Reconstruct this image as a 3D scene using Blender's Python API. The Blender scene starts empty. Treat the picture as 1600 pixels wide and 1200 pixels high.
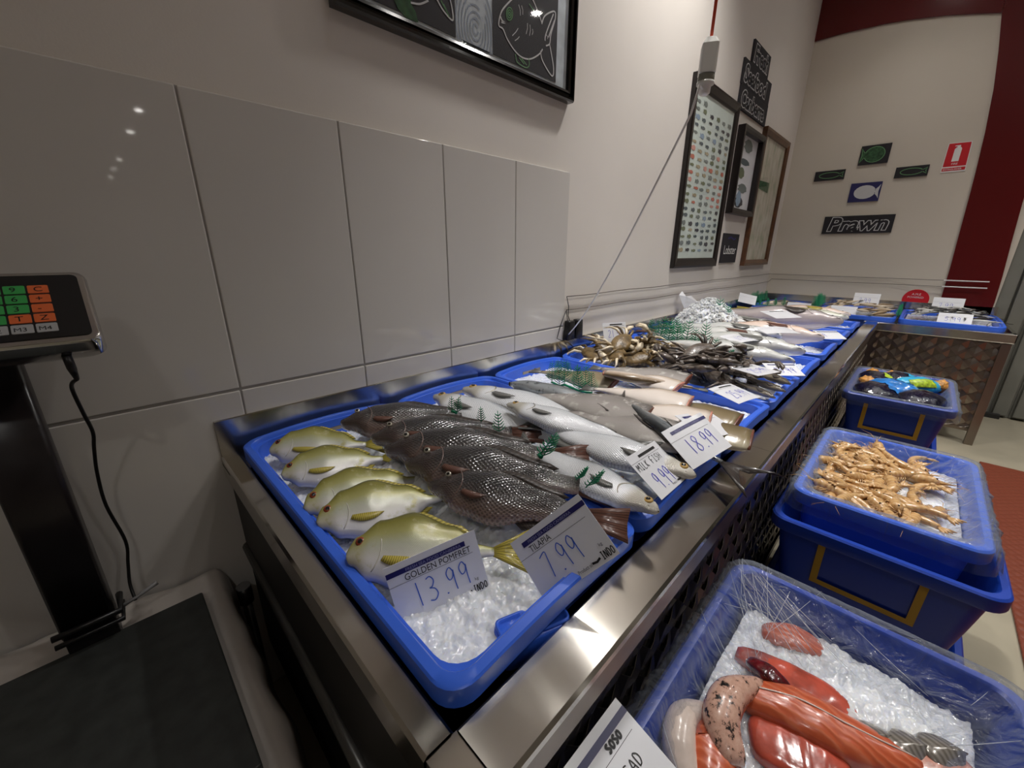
import bpy, math, random
from mathutils import Vector, Matrix, Euler, noise
PI = math.pi
S = bpy.context.scene
COL = S.collection
# ------------------------------------------------------------------ camera
RIGHT = Vector((0.70423184, -0.70995172, 0.00510462))
DOWN = Vector((-0.21764443, -0.2227235, -0.95027635))
FWD = Vector((0.67578725, 0.66810388, -0.31136602))
CZ = 1.17
FPX = 632.0
RIGHT.normalize(); FWD = (FWD - RIGHT * FWD.dot(RIGHT)).normalized(); UP = RIGHT.cross(FWD).normalized()
cam_d = bpy.data.cameras.new('camera'); cam = bpy.data.objects.new('camera', cam_d); COL.objects.link(cam)
M = Matrix.Identity(4)
for i in range(3):
    M[i][0] = RIGHT[i]; M[i][1] = UP[i]; M[i][2] = -FWD[i]
M[0][3], M[1][3], M[2][3] = 0, 0, CZ
cam.matrix_world = M
cam_d.sensor_width = 36; cam_d.lens = FPX / 1600 * 36; cam_d.clip_start = .02; cam_d.clip_end = 60
S.camera = cam
def at(px, py, z=None, y=None, x=None):
    """a point of the place seen at a pixel, on the level z (or the plane y / x)"""
    d = RIGHT * ((px - 800) / FPX) - UP * ((py - 600) / FPX) + FWD
    if z is not None: t = (z - CZ) / d.z
    elif y is not None: t = y / d.y
    else: t = x / d.x
    return Vector((0, 0, CZ)) + d * t
# ------------------------------------------------------------------ world, exposure
W = bpy.data.worlds.new('world'); S.world = W; W.use_nodes = True
W.node_tree.nodes['Background'].inputs[0].default_value = (1, .98, .95, 1)
W.node_tree.nodes['Background'].inputs[1].default_value = .12
S.view_settings.view_transform = 'Standard'; S.view_settings.look = 'None'
S.view_settings.gamma = 1; S.view_settings.use_curve_mapping = False
S.view_settings.exposure = 0.0
CEIL = 3.2
LIGHTS = [(2.05, .62, 54, 1), (3.32, -.9, 40, 1), (3.2, -1.83, 34, 1), (1.3, -.75, 13, 1), (2.3, -.6, 42, 1), (3.9, .3, 8, 1), (-.9, -1.0, 13, 1), (.85, .5, 16, 2), (1.5, .5, 20, 2),  # includes added fill lamps, among them the one above the scale
          (1.07, -7.0, 12, 0), (1.08, -8.7, 12, 0), (1.08, -12.1, 12, 0), (1.05, -13.8, 12, 0), (1.05, -15.6, 12, 0), (-1.4, -4.5, 8, 0), (3.4, -4.6, 40, 0)]
# ------------------------------------------------------------------ helpers
def lin(c):
    return tuple((v / 255 / 12.92) if v / 255 <= .04045 else ((v / 255 + .055) / 1.055) ** 2.4 for v in c) + (1,)
class NT:
    def __init__(s, m): s.t = m.node_tree; s.n = s.t.nodes; s.l = s.t.links; s.b = s.n['Principled BSDF']
    def add(s, typ, **kw):
        n = s.n.new(typ)
        for k, v in kw.items():
            if k in n.inputs: n.inputs[k].default_value = v
            else: setattr(n, k, v)
        return n
    def link(s, a, b): s.l.new(a, b)
    def ramp(s, fac, stops):
        r = s.n.new('ShaderNodeValToRGB'); e = r.color_ramp.elements
        while len(e) < len(stops): e.new(.5)
        for i, (p, c) in enumerate(stops): e[i].position = p; e[i].color = c
        s.l.new(fac, r.inputs[0]); return r.outputs[0]
    def coords(s, kind='Object', scale=(1, 1, 1), rot=(0, 0, 0)):
        t = s.n.new('ShaderNodeTexCoord'); m = s.n.new('ShaderNodeMapping'); s.l.new(t.outputs[kind], m.inputs[0])
        m.inputs['Scale'].default_value = scale; m.inputs['Rotation'].default_value = rot; return m.outputs[0]
    def noise(s, vec, scale=10, detail=3, rough=.5):
        n = s.n.new('ShaderNodeTexNoise'); s.l.new(vec, n.inputs['Vector']); n.inputs['Scale'].default_value = scale
        n.inputs['Detail'].default_value = detail; n.inputs['Roughness'].default_value = rough; return n.outputs['Fac']
    def bump(s, h, strength=.3, dist=.01):
        b = s.n.new('ShaderNodeBump'); s.l.new(h, b.inputs['Height']); b.inputs['Strength'].default_value = strength
        b.inputs['Distance'].default_value = dist; s.l.new(b.outputs[0], s.b.inputs['Normal'])
    def mix(s, fac, a, b, mode='MIX'):
        m = s.n.new('ShaderNodeMix'); m.data_type = 'RGBA'; m.blend_type = mode
        for sock, v in ((m.inputs[0], fac), (m.inputs[6], a), (m.inputs[7], b)):
            if isinstance(v, (int, float, tuple)): sock.default_value = v
            else: s.l.new(v, sock)
        return m.outputs[2]
MATS = {}
def mat(name, c, rough=.5, metal=0, var=0, vs=12, bump=0, bs=60, bd=.002, stretch=(1, 1, 1), **kw):
    m = bpy.data.materials.new(name); m.use_nodes = True; N = NT(m); MATS[name] = m
    N.b.inputs['Base Color'].default_value = lin(c); N.b.inputs['Roughness'].default_value = rough; N.b.inputs['Metallic'].default_value = metal
    for k, v in kw.items():
        k = k.replace('_', ' ')
        if k in N.b.inputs: N.b.inputs[k].default_value = v
    v = N.coords('Object', stretch)
    if var:
        f = N.noise(v, vs, 4)
        lo = tuple(max(0, x * (1 - var)) for x in c); hi = tuple(min(255, x * (1 + var * .6)) for x in c)
        N.link(N.ramp(f, [(.3, lin(lo)), (.7, lin(hi))]), N.b.inputs['Base Color'])
    if bump: N.bump(N.noise(v, bs, 3), bump, bd)
    return m
mat('plaster', (226, 219, 211), .75, var=.015, vs=2, bump=.08, bs=250)
mat('plaster_cream', (214, 205, 190), .7, var=.015, vs=2)
mat('ceiling', (235, 232, 228), .85)
mat('tile', (214, 209, 203), .035, var=.01, vs=1.5, bump=.015, bs=3, bd=.002)
mat('grout', (170, 165, 160), .8)
mat('red_paint', (92, 14, 16), .22)
mat('floor', (168, 160, 140), .3, var=.08, vs=3)
mat('cladding', (128, 128, 120), .45, var=.05, vs=4)
mat('dark_gap', (40, 38, 36), .7)
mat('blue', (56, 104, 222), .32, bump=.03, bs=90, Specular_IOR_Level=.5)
mat('blue_shaded', (26, 64, 168), .35, bump=.05, bs=60)  # tub blue darkened to carry the dimmer light down there
mat('yellow_tape', (205, 160, 30), .5)
mat('black_plastic', (20, 19, 21), .35)
mat('column', (34, 29, 32), .28, bump=.03, bs=120)
mat('rubber', (44, 46, 44), .55, var=.2, vs=30, bump=.15, bs=80)
mat('chrome', (200, 198, 196), .12, 1)
mat('grey_plastic', (120, 118, 118), .35)
mat('card', (232, 233, 238), .28, Coat_Weight=.5, Coat_Roughness=.08)
mat('card_back', (215, 215, 218), .4)
mat('navy', (28, 26, 98), .4)
mat('ink_black', (15, 15, 18), .5)
mat('ink_grey', (70, 72, 78), .6)
mat('ink_blue', (60, 100, 200), .5)
mat('ink_violet', (30, 28, 190), .5)
mat('ink_red', (205, 70, 60), .5)
mat('white_text', (235, 235, 232), .6)
mat('soft_text', (150, 150, 190), .6)
mat('frame_black', (12, 10, 10), .14, Coat_Weight=.4)
mat('frame_brown', (92, 58, 34), .3, var=.2, vs=20)
mat('frame_dark', (24, 18, 17), .3)
mat('board', (34, 31, 36), .75, var=.1, vs=10)
mat('chalk', (205, 205, 205), .9)
mat('chalk_green', (105, 150, 105), .9)
mat('green_fill', (58, 92, 62), .9, var=.3, vs=60)
mat('brush_white', (196, 204, 210), .8, var=.12, vs=14)
mat('brush_blue', (150, 160, 175), .8)
mat('poster', (205, 216, 208), .6, var=.05, vs=3)
mat('print_white', (222, 222, 225), .7)
mat('white_cable', (242, 240, 236), .4)
mat('orange_cable', (215, 75, 40), .4)
mat('black_cable', (15, 14, 15), .4)
mat('wire', (118, 108, 98), .5)
mat('socket', (232, 230, 224), .3)
mat('socket_clear', (150, 150, 138), .15)
mat('sign_red', (205, 28, 40), .4)
mat('blue_board', (38, 36, 92), .7)
mat('grass', (14, 136, 92), .35)
mat('eye_black', (8, 8, 10), .05, Coat_Weight=1)
mat('eye_silver', (185, 180, 165), .15, .5)
mat('eye_red', (140, 60, 35), .2)
mat('eye_gold', (185, 150, 85), .2)
mat('pale_flesh', (226, 208, 196), .22, var=.08, vs=25, bump=.1, bs=90, Coat_Weight=.4)
mat('pink_flesh', (205, 140, 120), .25, var=.2, vs=40, bump=.2, bs=90, Coat_Weight=.5)
mat('brown_cut', (110, 62, 45), .3, var=.3, vs=60, bump=.3, bs=120)
mat('brown_skin', (112, 96, 70), .3, var=.25, vs=30, bump=.1, bs=150, Coat_Weight=.3)
mat('maroon', (88, 22, 28), .15, var=.5, vs=60, bump=.3, bs=90, Coat_Weight=.8)
mat('crab_brown', (112, 92, 60), .3, var=.35, vs=45, bump=.5, bs=120, bd=.004)
mat('crab_cream', (225, 210, 182), .3, var=.15, vs=60, bump=.2, bs=100)
mat('crab_dark', (88, 78, 70), .3, var=.45, vs=50, bump=.5, bs=120, bd=.004, Coat_Weight=.3)
mat('mussel_bag', (14, 14, 38), .12, var=.5, vs=30, bump=.8, bs=45, bd=.01, Coat_Weight=.6)
mat('label_blue', (40, 130, 215), .2, var=.2, vs=25, bump=.4, bs=30, bd=.01, Coat_Weight=.6)
mat('label_cyan', (50, 170, 215), .2, bump=.4, bs=30, bd=.01, Coat_Weight=.6)
mat('net_orange', (205, 145, 70), .4, var=.3, vs=60, bump=.8, bs=80, bd=.01)
mat('lime', (165, 190, 50), .4, var=.3, vs=80)
mat('mat_rubber', (140, 70, 42), .45)
mat('black_panel', (26, 23, 22), .5)
mat('pipe', (92, 92, 90), .3, .6)
mat('key_green', (58, 165, 82), .45); mat('key_orange', (222, 105, 52), .45); mat('key_silver', (170, 170, 172), .3)
mat('fixture', (235, 235, 230), .4)
def steel(name, ax, c=(206, 202, 194), rough=.14, an=.97):
    """brushed steel: the brush lines run along ax, so highlights smear across them"""
    m = mat(name, c, rough, 1); N = NT(m)
    g = N.add('ShaderNodeNewGeometry'); cr = N.add('ShaderNodeVectorMath', operation='CROSS_PRODUCT'); N.link(g.outputs['Normal'], cr.inputs[0]); cr.inputs[1].default_value = ax
    N.link(cr.outputs[0], N.b.inputs['Tangent']); N.b.inputs['Anisotropic'].default_value = an
    f2 = N.noise(N.coords('Object', (3, 3, 3)), 2.5, 5)
    N.link(N.ramp(f2, [(.3, (rough * .8,) * 3 + (1,)), (.75, (rough * 1.3,) * 3 + (1,))]), N.b.inputs['Roughness'])
    return m
steel('steel_x', (1, 0, 0)); steel('steel_y', (0, 1, 0)); steel('steel_dark', (0, 0, 1), (150, 140, 130), .36, .2)
def tex_fish(name, stops, scale=None, rough=.2, metal=.0, noise_c=None, spot=None, bump=.4, coat=.5, su=60, sv=30, head=None, bdist=.0015):
    """fish skin: back-to-belly colours along v of the body's own map, scale pattern in u,v"""
    m = mat(name, (128, 128, 128), rough, metal, Coat_Weight=coat, Coat_Roughness=.08); N = NT(m)
    t = N.add('ShaderNodeTexCoord'); sp = N.add('ShaderNodeSeparateXYZ'); N.link(t.outputs['UV'], sp.inputs[0])
    nz = N.noise(N.coords('Object'), 22, 4)
    ad = N.add('ShaderNodeMath', operation='MULTIPLY_ADD'); N.link(nz, ad.inputs[0]); ad.inputs[1].default_value = .16; N.link(sp.outputs[1], ad.inputs[2])
    sb = N.add('ShaderNodeMath', operation='SUBTRACT'); N.link(ad.outputs[0], sb.inputs[0]); sb.inputs[1].default_value = .08
    c = N.ramp(sb.outputs[0], [(p, lin(k)) for p, k in stops])
    if noise_c:
        f = N.noise(N.coords('Object'), noise_c[1], 5, .6)
        f = N.ramp(f, [(noise_c[2], (0, 0, 0, 1)), (noise_c[2] + .12, (1, 1, 1, 1))])
        c = N.mix(f, c, lin(noise_c[0]))
    mp = N.add('ShaderNodeMapping'); N.link(t.outputs['UV'], mp.inputs[0]); mp.inputs['Scale'].default_value = (su, sv, 1); mp.inputs['Rotation'].default_value = (0, 0, .785)
    vo = N.add('ShaderNodeTexVoronoi'); N.link(mp.outputs[0], vo.inputs['Vector']); vo.inputs['Scale'].default_value = 1; vo.inputs['Randomness'].default_value = .15
    vf = vo.outputs['Distance']
    if spot:
        f = N.ramp(vf, [(spot[1], (1, 1, 1, 1)), (spot[1] + .2, (0, 0, 0, 1))])
        mask = N.ramp(sp.outputs[0], [(.24, (0, 0, 0, 1)), (.32, (1, 1, 1, 1))])
        f = N.mix(1.0, f, mask, 'MULTIPLY'); mm = N.mix(spot[2], (0, 0, 0, 1), f)
        c = N.mix(mm, c, lin(spot[0]))
    N.link(c, N.b.inputs['Base Color'])
    if head:
        hf = N.ramp(sp.outputs[0], [(head[1] - .03, (1, 1, 1, 1)), (head[1] + .03, (0, 0, 0, 1))]); hm = N.mix(head[2], (0, 0, 0, 1), hf)
        N.link(N.mix(hm, c, lin(head[0])), N.b.inputs['Base Color'])
    if bump:
        bp = N.add('ShaderNodeBump'); N.link(vf, bp.inputs['Height']); bp.inputs['Strength'].default_value = bump; bp.inputs['Distance'].default_value = bdist
        n2 = N.add('ShaderNodeBump'); N.link(N.noise(N.coords('Object'), 160, 3), n2.inputs['Height']); n2.inputs['Strength'].default_value = .25; n2.inputs['Distance'].default_value = .0008; N.link(bp.outputs[0], n2.inputs['Normal'])
        N.link(n2.outputs[0], N.b.inputs['Normal']); N.link(n2.outputs[0], N.b.inputs['Coat Normal'])
    return m
tex_fish('skin_pomfret', [(.0, (196, 196, 206)), (.3, (212, 210, 210)), (.5, (186, 188, 170)), (.68, (166, 164, 104)), (.86, (134, 130, 60)), (1, (84, 82, 36))], su=120, sv=60, bump=.12, rough=.25, metal=.1, coat=.4, noise_c=((176, 172, 128), 30, .60), head=((186, 176, 96), .13, .35))
tex_fish('skin_tilapia', [(.0, (150, 122, 114)), (.2, (112, 96, 90)), (.4, (72, 66, 64)), (.6, (40, 38, 40)), (1, (20, 19, 22))], su=46, sv=22, spot=((24, 22, 22), .22, .5), bump=.6, rough=.22, coat=1, bdist=.002, head=((58, 44, 40), .2, .6))
tex_fish('skin_milkfish', [(.0, (236, 238, 242)), (.45, (238, 240, 244)), (.78, (222, 226, 232)), (.93, (150, 156, 164)), (1, (100, 106, 112))], su=70, sv=30, spot=((140, 146, 154), .2, .45), bump=.6, rough=.2, metal=.1, head=((176, 166, 140), .17, .7))
tex_fish('skin_mackerel', [(.0, (196, 200, 204)), (.35, (158, 164, 168)), (.6, (96, 102, 106)), (1, (48, 50, 52))], su=160, sv=60, noise_c=((70, 76, 82), 60, .56), bump=.05, rough=.18, metal=.3)
tex_fish('skin_salmon', [(.0, (232, 232, 232)), (.45, (214, 216, 212)), (.7, (160, 160, 150)), (.9, (96, 96, 88)), (1, (66, 66, 62))], su=120, sv=50, bump=.12, rough=.2, metal=.2)
tex_fish('skin_grey', [(.0, (214, 200, 198)), (.3, (176, 168, 168)), (.55, (118, 112, 112)), (1, (52, 48, 50))], su=90, sv=40, bump=.2, rough=.2, metal=.15)
tex_fish('skin_pink', [(.0, (236, 224, 216)), (.4, (232, 206, 190)), (.7, (196, 150, 120)), (1, (130, 90, 66))], su=90, sv=40, bump=.15, rough=.2)
tex_fish('skin_greygreen', [(.0, (226, 226, 214)), (.5, (198, 200, 180)), (.8, (150, 146, 104)), (1, (104, 98, 62))], su=90, sv=40, bump=.15, rough=.22)
tex_fish('skin_jacket', [(.0, (178, 172, 166)), (.4, (158, 152, 148)), (.7, (130, 124, 120)), (1, (96, 90, 84))], su=200, sv=90, noise_c=((190, 186, 180), 35, .56), bump=.06, rough=.2)
tex_fish('skin_white', [(.0, (236, 226, 218)), (.6, (232, 220, 210)), (.8, (196, 176, 156)), (1, (120, 100, 76))], su=200, sv=90, bump=.04, rough=.22)
tex_fish('skin_olive', [(.0, (196, 186, 160)), (.4, (140, 124, 92)), (1, (92, 78, 54))], su=200, sv=90, bump=.04, rough=.24)
tex_fish('skin_dark', [(.0, (150, 140, 120)), (.35, (84, 76, 66)), (1, (38, 34, 32))], su=90, sv=40, bump=.2, rough=.2)
tex_fish('skin_sardine', [(.0, (214, 214, 210)), (.5, (190, 186, 176)), (.62, (70, 66, 62)), (1, (44, 42, 42))], su=60, sv=20, bump=.1)
tex_fish('skin_small', [(.0, (222, 206, 184)), (.5, (190, 166, 132)), (1, (120, 98, 72))], su=60, sv=20, bump=.1)
def finmat(name, c):
    m = mat(name, c, .3, Coat_Weight=.3); N = NT(m)
    t = N.add('ShaderNodeTexCoord'); w = N.add('ShaderNodeTexWave'); N.link(t.outputs['UV'], w.inputs[0]); w.inputs['Scale'].default_value = 5; w.inputs['Distortion'].default_value = 1
    lo = tuple(x * .7 for x in c); N.link(N.ramp(w.outputs['Fac'], [(.2, lin(lo)), (.8, lin(c))]), N.b.inputs['Base Color']); N.bump(w.outputs['Fac'], .3, .0004)
finmat('fin_yellow', (196, 180, 78)); finmat('fin_dark', (66, 58, 54)); finmat('fin_brown', (108, 72, 60)); finmat('fin_grey', (120, 120, 116)); finmat('fin_pale', (190, 186, 170))
# salmon flesh, ice, film, prawn, sheet
def special():
    m = mat('salmon', (226, 104, 62), .3, Coat_Weight=.45, Coat_Roughness=.15); N = NT(m)
    v = N.coords('Object', (1, 1, 1)); w = N.add('ShaderNodeTexWave'); N.link(v, w.inputs[0]); w.inputs['Scale'].default_value = 28; w.inputs['Distortion'].default_value = 5; w.inputs['Detail'].default_value = 2
    N.link(N.ramp(w.outputs['Fac'], [(.0, lin((198, 90, 54))), (.7, lin((206, 100, 62))), (1, lin((216, 118, 82)))]), N.b.inputs['Base Color']); N.bump(w.outputs['Fac'], .25, .002)
    N.b.inputs['Subsurface Weight'].default_value = .15; N.b.inputs['Subsurface Radius'].default_value = (.01, .004, .002)
    m = mat('salmon_red', (184, 80, 62), .15, var=.25, vs=30, bump=.25, bs=45, Coat_Weight=.6, Coat_Roughness=.15)
    m = mat('speckled', (205, 165, 145), .25, Coat_Weight=.6); N = NT(m)
    f = N.noise(N.coords('Object'), 75, 5, .7)
    N.link(N.ramp(f, [(.40, lin((30, 28, 28))), (.47, lin((205, 160, 140))), (.8, lin((226, 190, 170)))]), N.b.inputs['Base Color'])
    m = mat('grey_skin', (132, 126, 118), .2, .2, Coat_Weight=.6); N = NT(m)
    w = N.add('ShaderNodeTexWave'); N.link(N.coords('Object', (1, 1, 1), (0, 0, .6)), w.inputs[0]); w.inputs['Scale'].default_value = 40; w.inputs['Distortion'].default_value = 3
    N.link(N.ramp(w.outputs['Fac'], [(0, lin((112, 106, 98))), (1, lin((150, 144, 136)))]), N.b.inputs['Base Color'])
    m = mat('ice', (236, 240, 250), .15, Coat_Weight=.5, Coat_Roughness=.1); N = NT(m)
    v = N.coords('Object'); vo = N.add('ShaderNodeTexVoronoi'); N.link(v, vo.inputs['Vector']); vo.inputs['Scale'].default_value = 120
    N.bump(vo.outputs['Distance'], .6, .003); N.b.inputs['Subsurface Weight'].default_value = .7; N.b.inputs['Subsurface Scale'].default_value = 1; N.b.inputs['Subsurface Radius'].default_value = (.016, .018, .022)
    m = mat('ice_clear', (240, 244, 250), .1, Coat_Weight=.5, Subsurface_Weight=.8, Subsurface_Radius=(.02, .02, .022), Subsurface_Scale=1.0)
    m = mat('prawn', (214, 160, 100), .2, Coat_Weight=.8, Coat_Roughness=.1); N = NT(m)
    v = N.coords('Object'); w = N.add('ShaderNodeTexWave'); N.link(v, w.inputs[0]); w.inputs['Scale'].default_value = 30; w.inputs['Distortion'].default_value = 1.2
    f = N.noise(v, 90, 3); c = N.ramp(w.outputs['Fac'], [(.0, lin((196, 152, 100))), (.35, lin((200, 158, 104))), (1, lin((208, 172, 122)))])
    N.link(N.mix(N.ramp(f, [(.6, (0, 0, 0, 1)), (.75, (1, 1, 1, 1))]), c, lin((150, 104, 70))), N.b.inputs['Base Color'])
    N.b.inputs['Subsurface Weight'].default_value = .1; N.b.inputs['Subsurface Radius'].default_value = (.006, .004, .002)
    # clear film
    m = bpy.data.materials.new('film'); m.use_nodes = True; MATS['film'] = m; t = m.node_tree; n = t.nodes; n.clear()
    out = n.new('ShaderNodeOutputMaterial'); mx = n.new('ShaderNodeMixShader'); tr = n.new('ShaderNodeBsdfTransparent'); gl = n.new('ShaderNodeBsdfPrincipled')
    gl.inputs['Base Color'].default_value = (.3, .33, .38, 1); gl.inputs['Roughness'].default_value = .12; gl.inputs['Specular IOR Level'].default_value = 1
    tc = n.new('ShaderNodeTexCoord'); mp = n.new('ShaderNodeMapping'); mp.inputs['Scale'].default_value = (1, 1, .35)
    nz = n.new('ShaderNodeTexNoise'); nz.inputs['Scale'].default_value = 22; nz.inputs['Detail'].default_value = 4; nz.inputs['Distortion'].default_value = 1.5
    bp = n.new('ShaderNodeBump'); bp.inputs['Strength'].default_value = 1; bp.inputs['Distance'].default_value = .012
    lw = n.new('ShaderNodeLayerWeight'); lw.inputs[0].default_value = .35; rp = n.new('ShaderNodeValToRGB')
    rp.color_ramp.elements[0].position = .0; rp.color_ramp.elements[0].color = (.06, .06, .06, 1); rp.color_ramp.elements[1].position = 1; rp.color_ramp.elements[1].color = (.75, .75, .75, 1)
    L = t.links.new; L(tc.outputs['Object'], mp.inputs[0]); L(mp.outputs[0], nz.inputs['Vector']); L(nz.outputs['Fac'], bp.inputs['Height'])
    L(bp.outputs[0], gl.inputs['Normal']); L(bp.outputs[0], lw.inputs['Normal']); L(lw.outputs['Facing'], rp.inputs[0]); L(rp.outputs[0], mx.inputs[0])
    L(tr.outputs[0], mx.inputs[1]); L(gl.outputs[0], mx.inputs[2]); L(mx.outputs[0], out.inputs[0])
    mat('film_crease', (225, 230, 240), .15, Alpha=.55, Coat_Weight=1)
    m = mat('sheet', (196, 188, 180), .3, bump=.5, bs=9, bd=.03, Coat_Weight=.4)
    m = mat('picture_glass', (255, 255, 255), .02)
    # picture glass: thin clear pane
    t = m.node_tree; n = t.nodes; n.clear(); out = n.new('ShaderNodeOutputMaterial'); mx = n.new('ShaderNodeMixShader'); tr = n.new('ShaderNodeBsdfTransparent'); g = n.new('ShaderNodeBsdfGlossy'); g.inputs['Roughness'].default_value = .03
    fr = n.new('ShaderNodeFresnel'); fr.inputs[0].default_value = 1.3
    ge = n.new('ShaderNodeNewGeometry'); mu = n.new('ShaderNodeMath'); mu.operation = 'MULTIPLY'; iv = n.new('ShaderNodeMath'); iv.operation = 'SUBTRACT'; iv.inputs[0].default_value = 1
    L = t.links.new; L(ge.outputs['Backfacing'], iv.inputs[1]); L(iv.outputs[0], mu.inputs[0]); L(fr.outputs[0], mu.inputs[1]); L(mu.outputs[0], mx.inputs[0]); L(tr.outputs[0], mx.inputs[1]); L(g.outputs[0], mx.inputs[2]); L(mx.outputs[0], out.inputs[0])
    m = mat('lamp_glow', (255, 250, 240), .5); N = NT(m); N.b.inputs['Emission Color'].default_value = (1, .97, .92, 1); N.b.inputs['Emission Strength'].default_value = 60
    # floor mat: rust rubber with raised lozenges
    m = MATS['mat_rubber']; N = NT(m); v = N.coords('Object', (1, 1, 1), (0, 0, .785)); vo = N.add('ShaderNodeTexVoronoi'); N.link(v, vo.inputs['Vector']); vo.inputs['Scale'].default_value = 34; vo.inputs['Randomness'].default_value = 0
    N.link(N.ramp(vo.outputs['Distance'], [(.2, lin((176, 96, 60))), (.45, lin((120, 56, 36)))]), N.b.inputs['Base Color']); N.bump(vo.outputs['Distance'], .8, -.006)
    # art print with soft vertical strokes
    m = mat('art_green', (200, 205, 185), .6); N = NT(m); f = N.noise(N.coords('Object', (7, 1, 3)), 2.5, 4)
    N.link(N.ramp(f, [(.3, lin((150, 165, 130))), (.5, lin((198, 190, 172))), (.7, lin((214, 214, 200)))]), N.b.inputs['Base Color'])
special()
# ------------------------------------------------------------------ mesh building
def link(o, parent=None):
    COL.objects.link(o)
    if parent: o.parent = parent
    return o
def obj(name, V, F, m, parent=None, uv=None, mi=None, smooth=False, world=True):
    """one mesh; with a parent and world=True the vertices are given in world space (parent only translated)"""
    if parent is not None and world:
        L = parent.location; V = [(v[0] - L.x, v[1] - L.y, v[2] - L.z) for v in V]
    me = bpy.data.meshes.new(name); me.from_pydata([tuple(v) for v in V], [], F)
    for k in (m if isinstance(m, (list, tuple)) else [m]): me.materials.append(MATS[k])
    if mi: me.polygons.foreach_set('material_index', mi)
    if smooth: me.polygons.foreach_set('use_smooth', [True] * len(me.polygons))
    if uv:
        u = me.uv_layers.new(name='UVMap'); k = 0
        for p in me.polygons:
            for li in p.loop_indices: u.data[li].uv = uv[me.loops[li].vertex_index]
    me.update(); o = bpy.data.objects.new(name, me); return link(o, parent)
def root(name, label, cat, loc=(0, 0, 0), rot=None, group=None):
    o = bpy.data.objects.new(name, None); o.empty_display_size = .05; COL.objects.link(o); o.location = loc
    if rot is not None: o.rotation_euler = rot
    return tag(o, label, cat, group)
def tag(o, label, cat, group=None, kind=None):
    o['label'] = label; o['category'] = cat
    if group: o['group'] = group
    if kind: o['kind'] = kind
    return o
def struct(o): o['kind'] = 'structure'; return o
def dup(r, loc, rot=None, scale=None, label=None, group=None):
    c = r.copy(); COL.objects.link(c); c.location = loc
    if rot is not None: c.rotation_euler = rot
    if scale is not None: c.scale = (scale,) * 3 if isinstance(scale, (int, float)) else scale
    if label: c['label'] = label
    if group: c['group'] = group
    for ch in list(r.children):
        d = ch.copy(); COL.objects.link(d); d.parent = c
        for g in list(ch.children):
            e = g.copy(); COL.objects.link(e); e.parent = d
    return c
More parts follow.
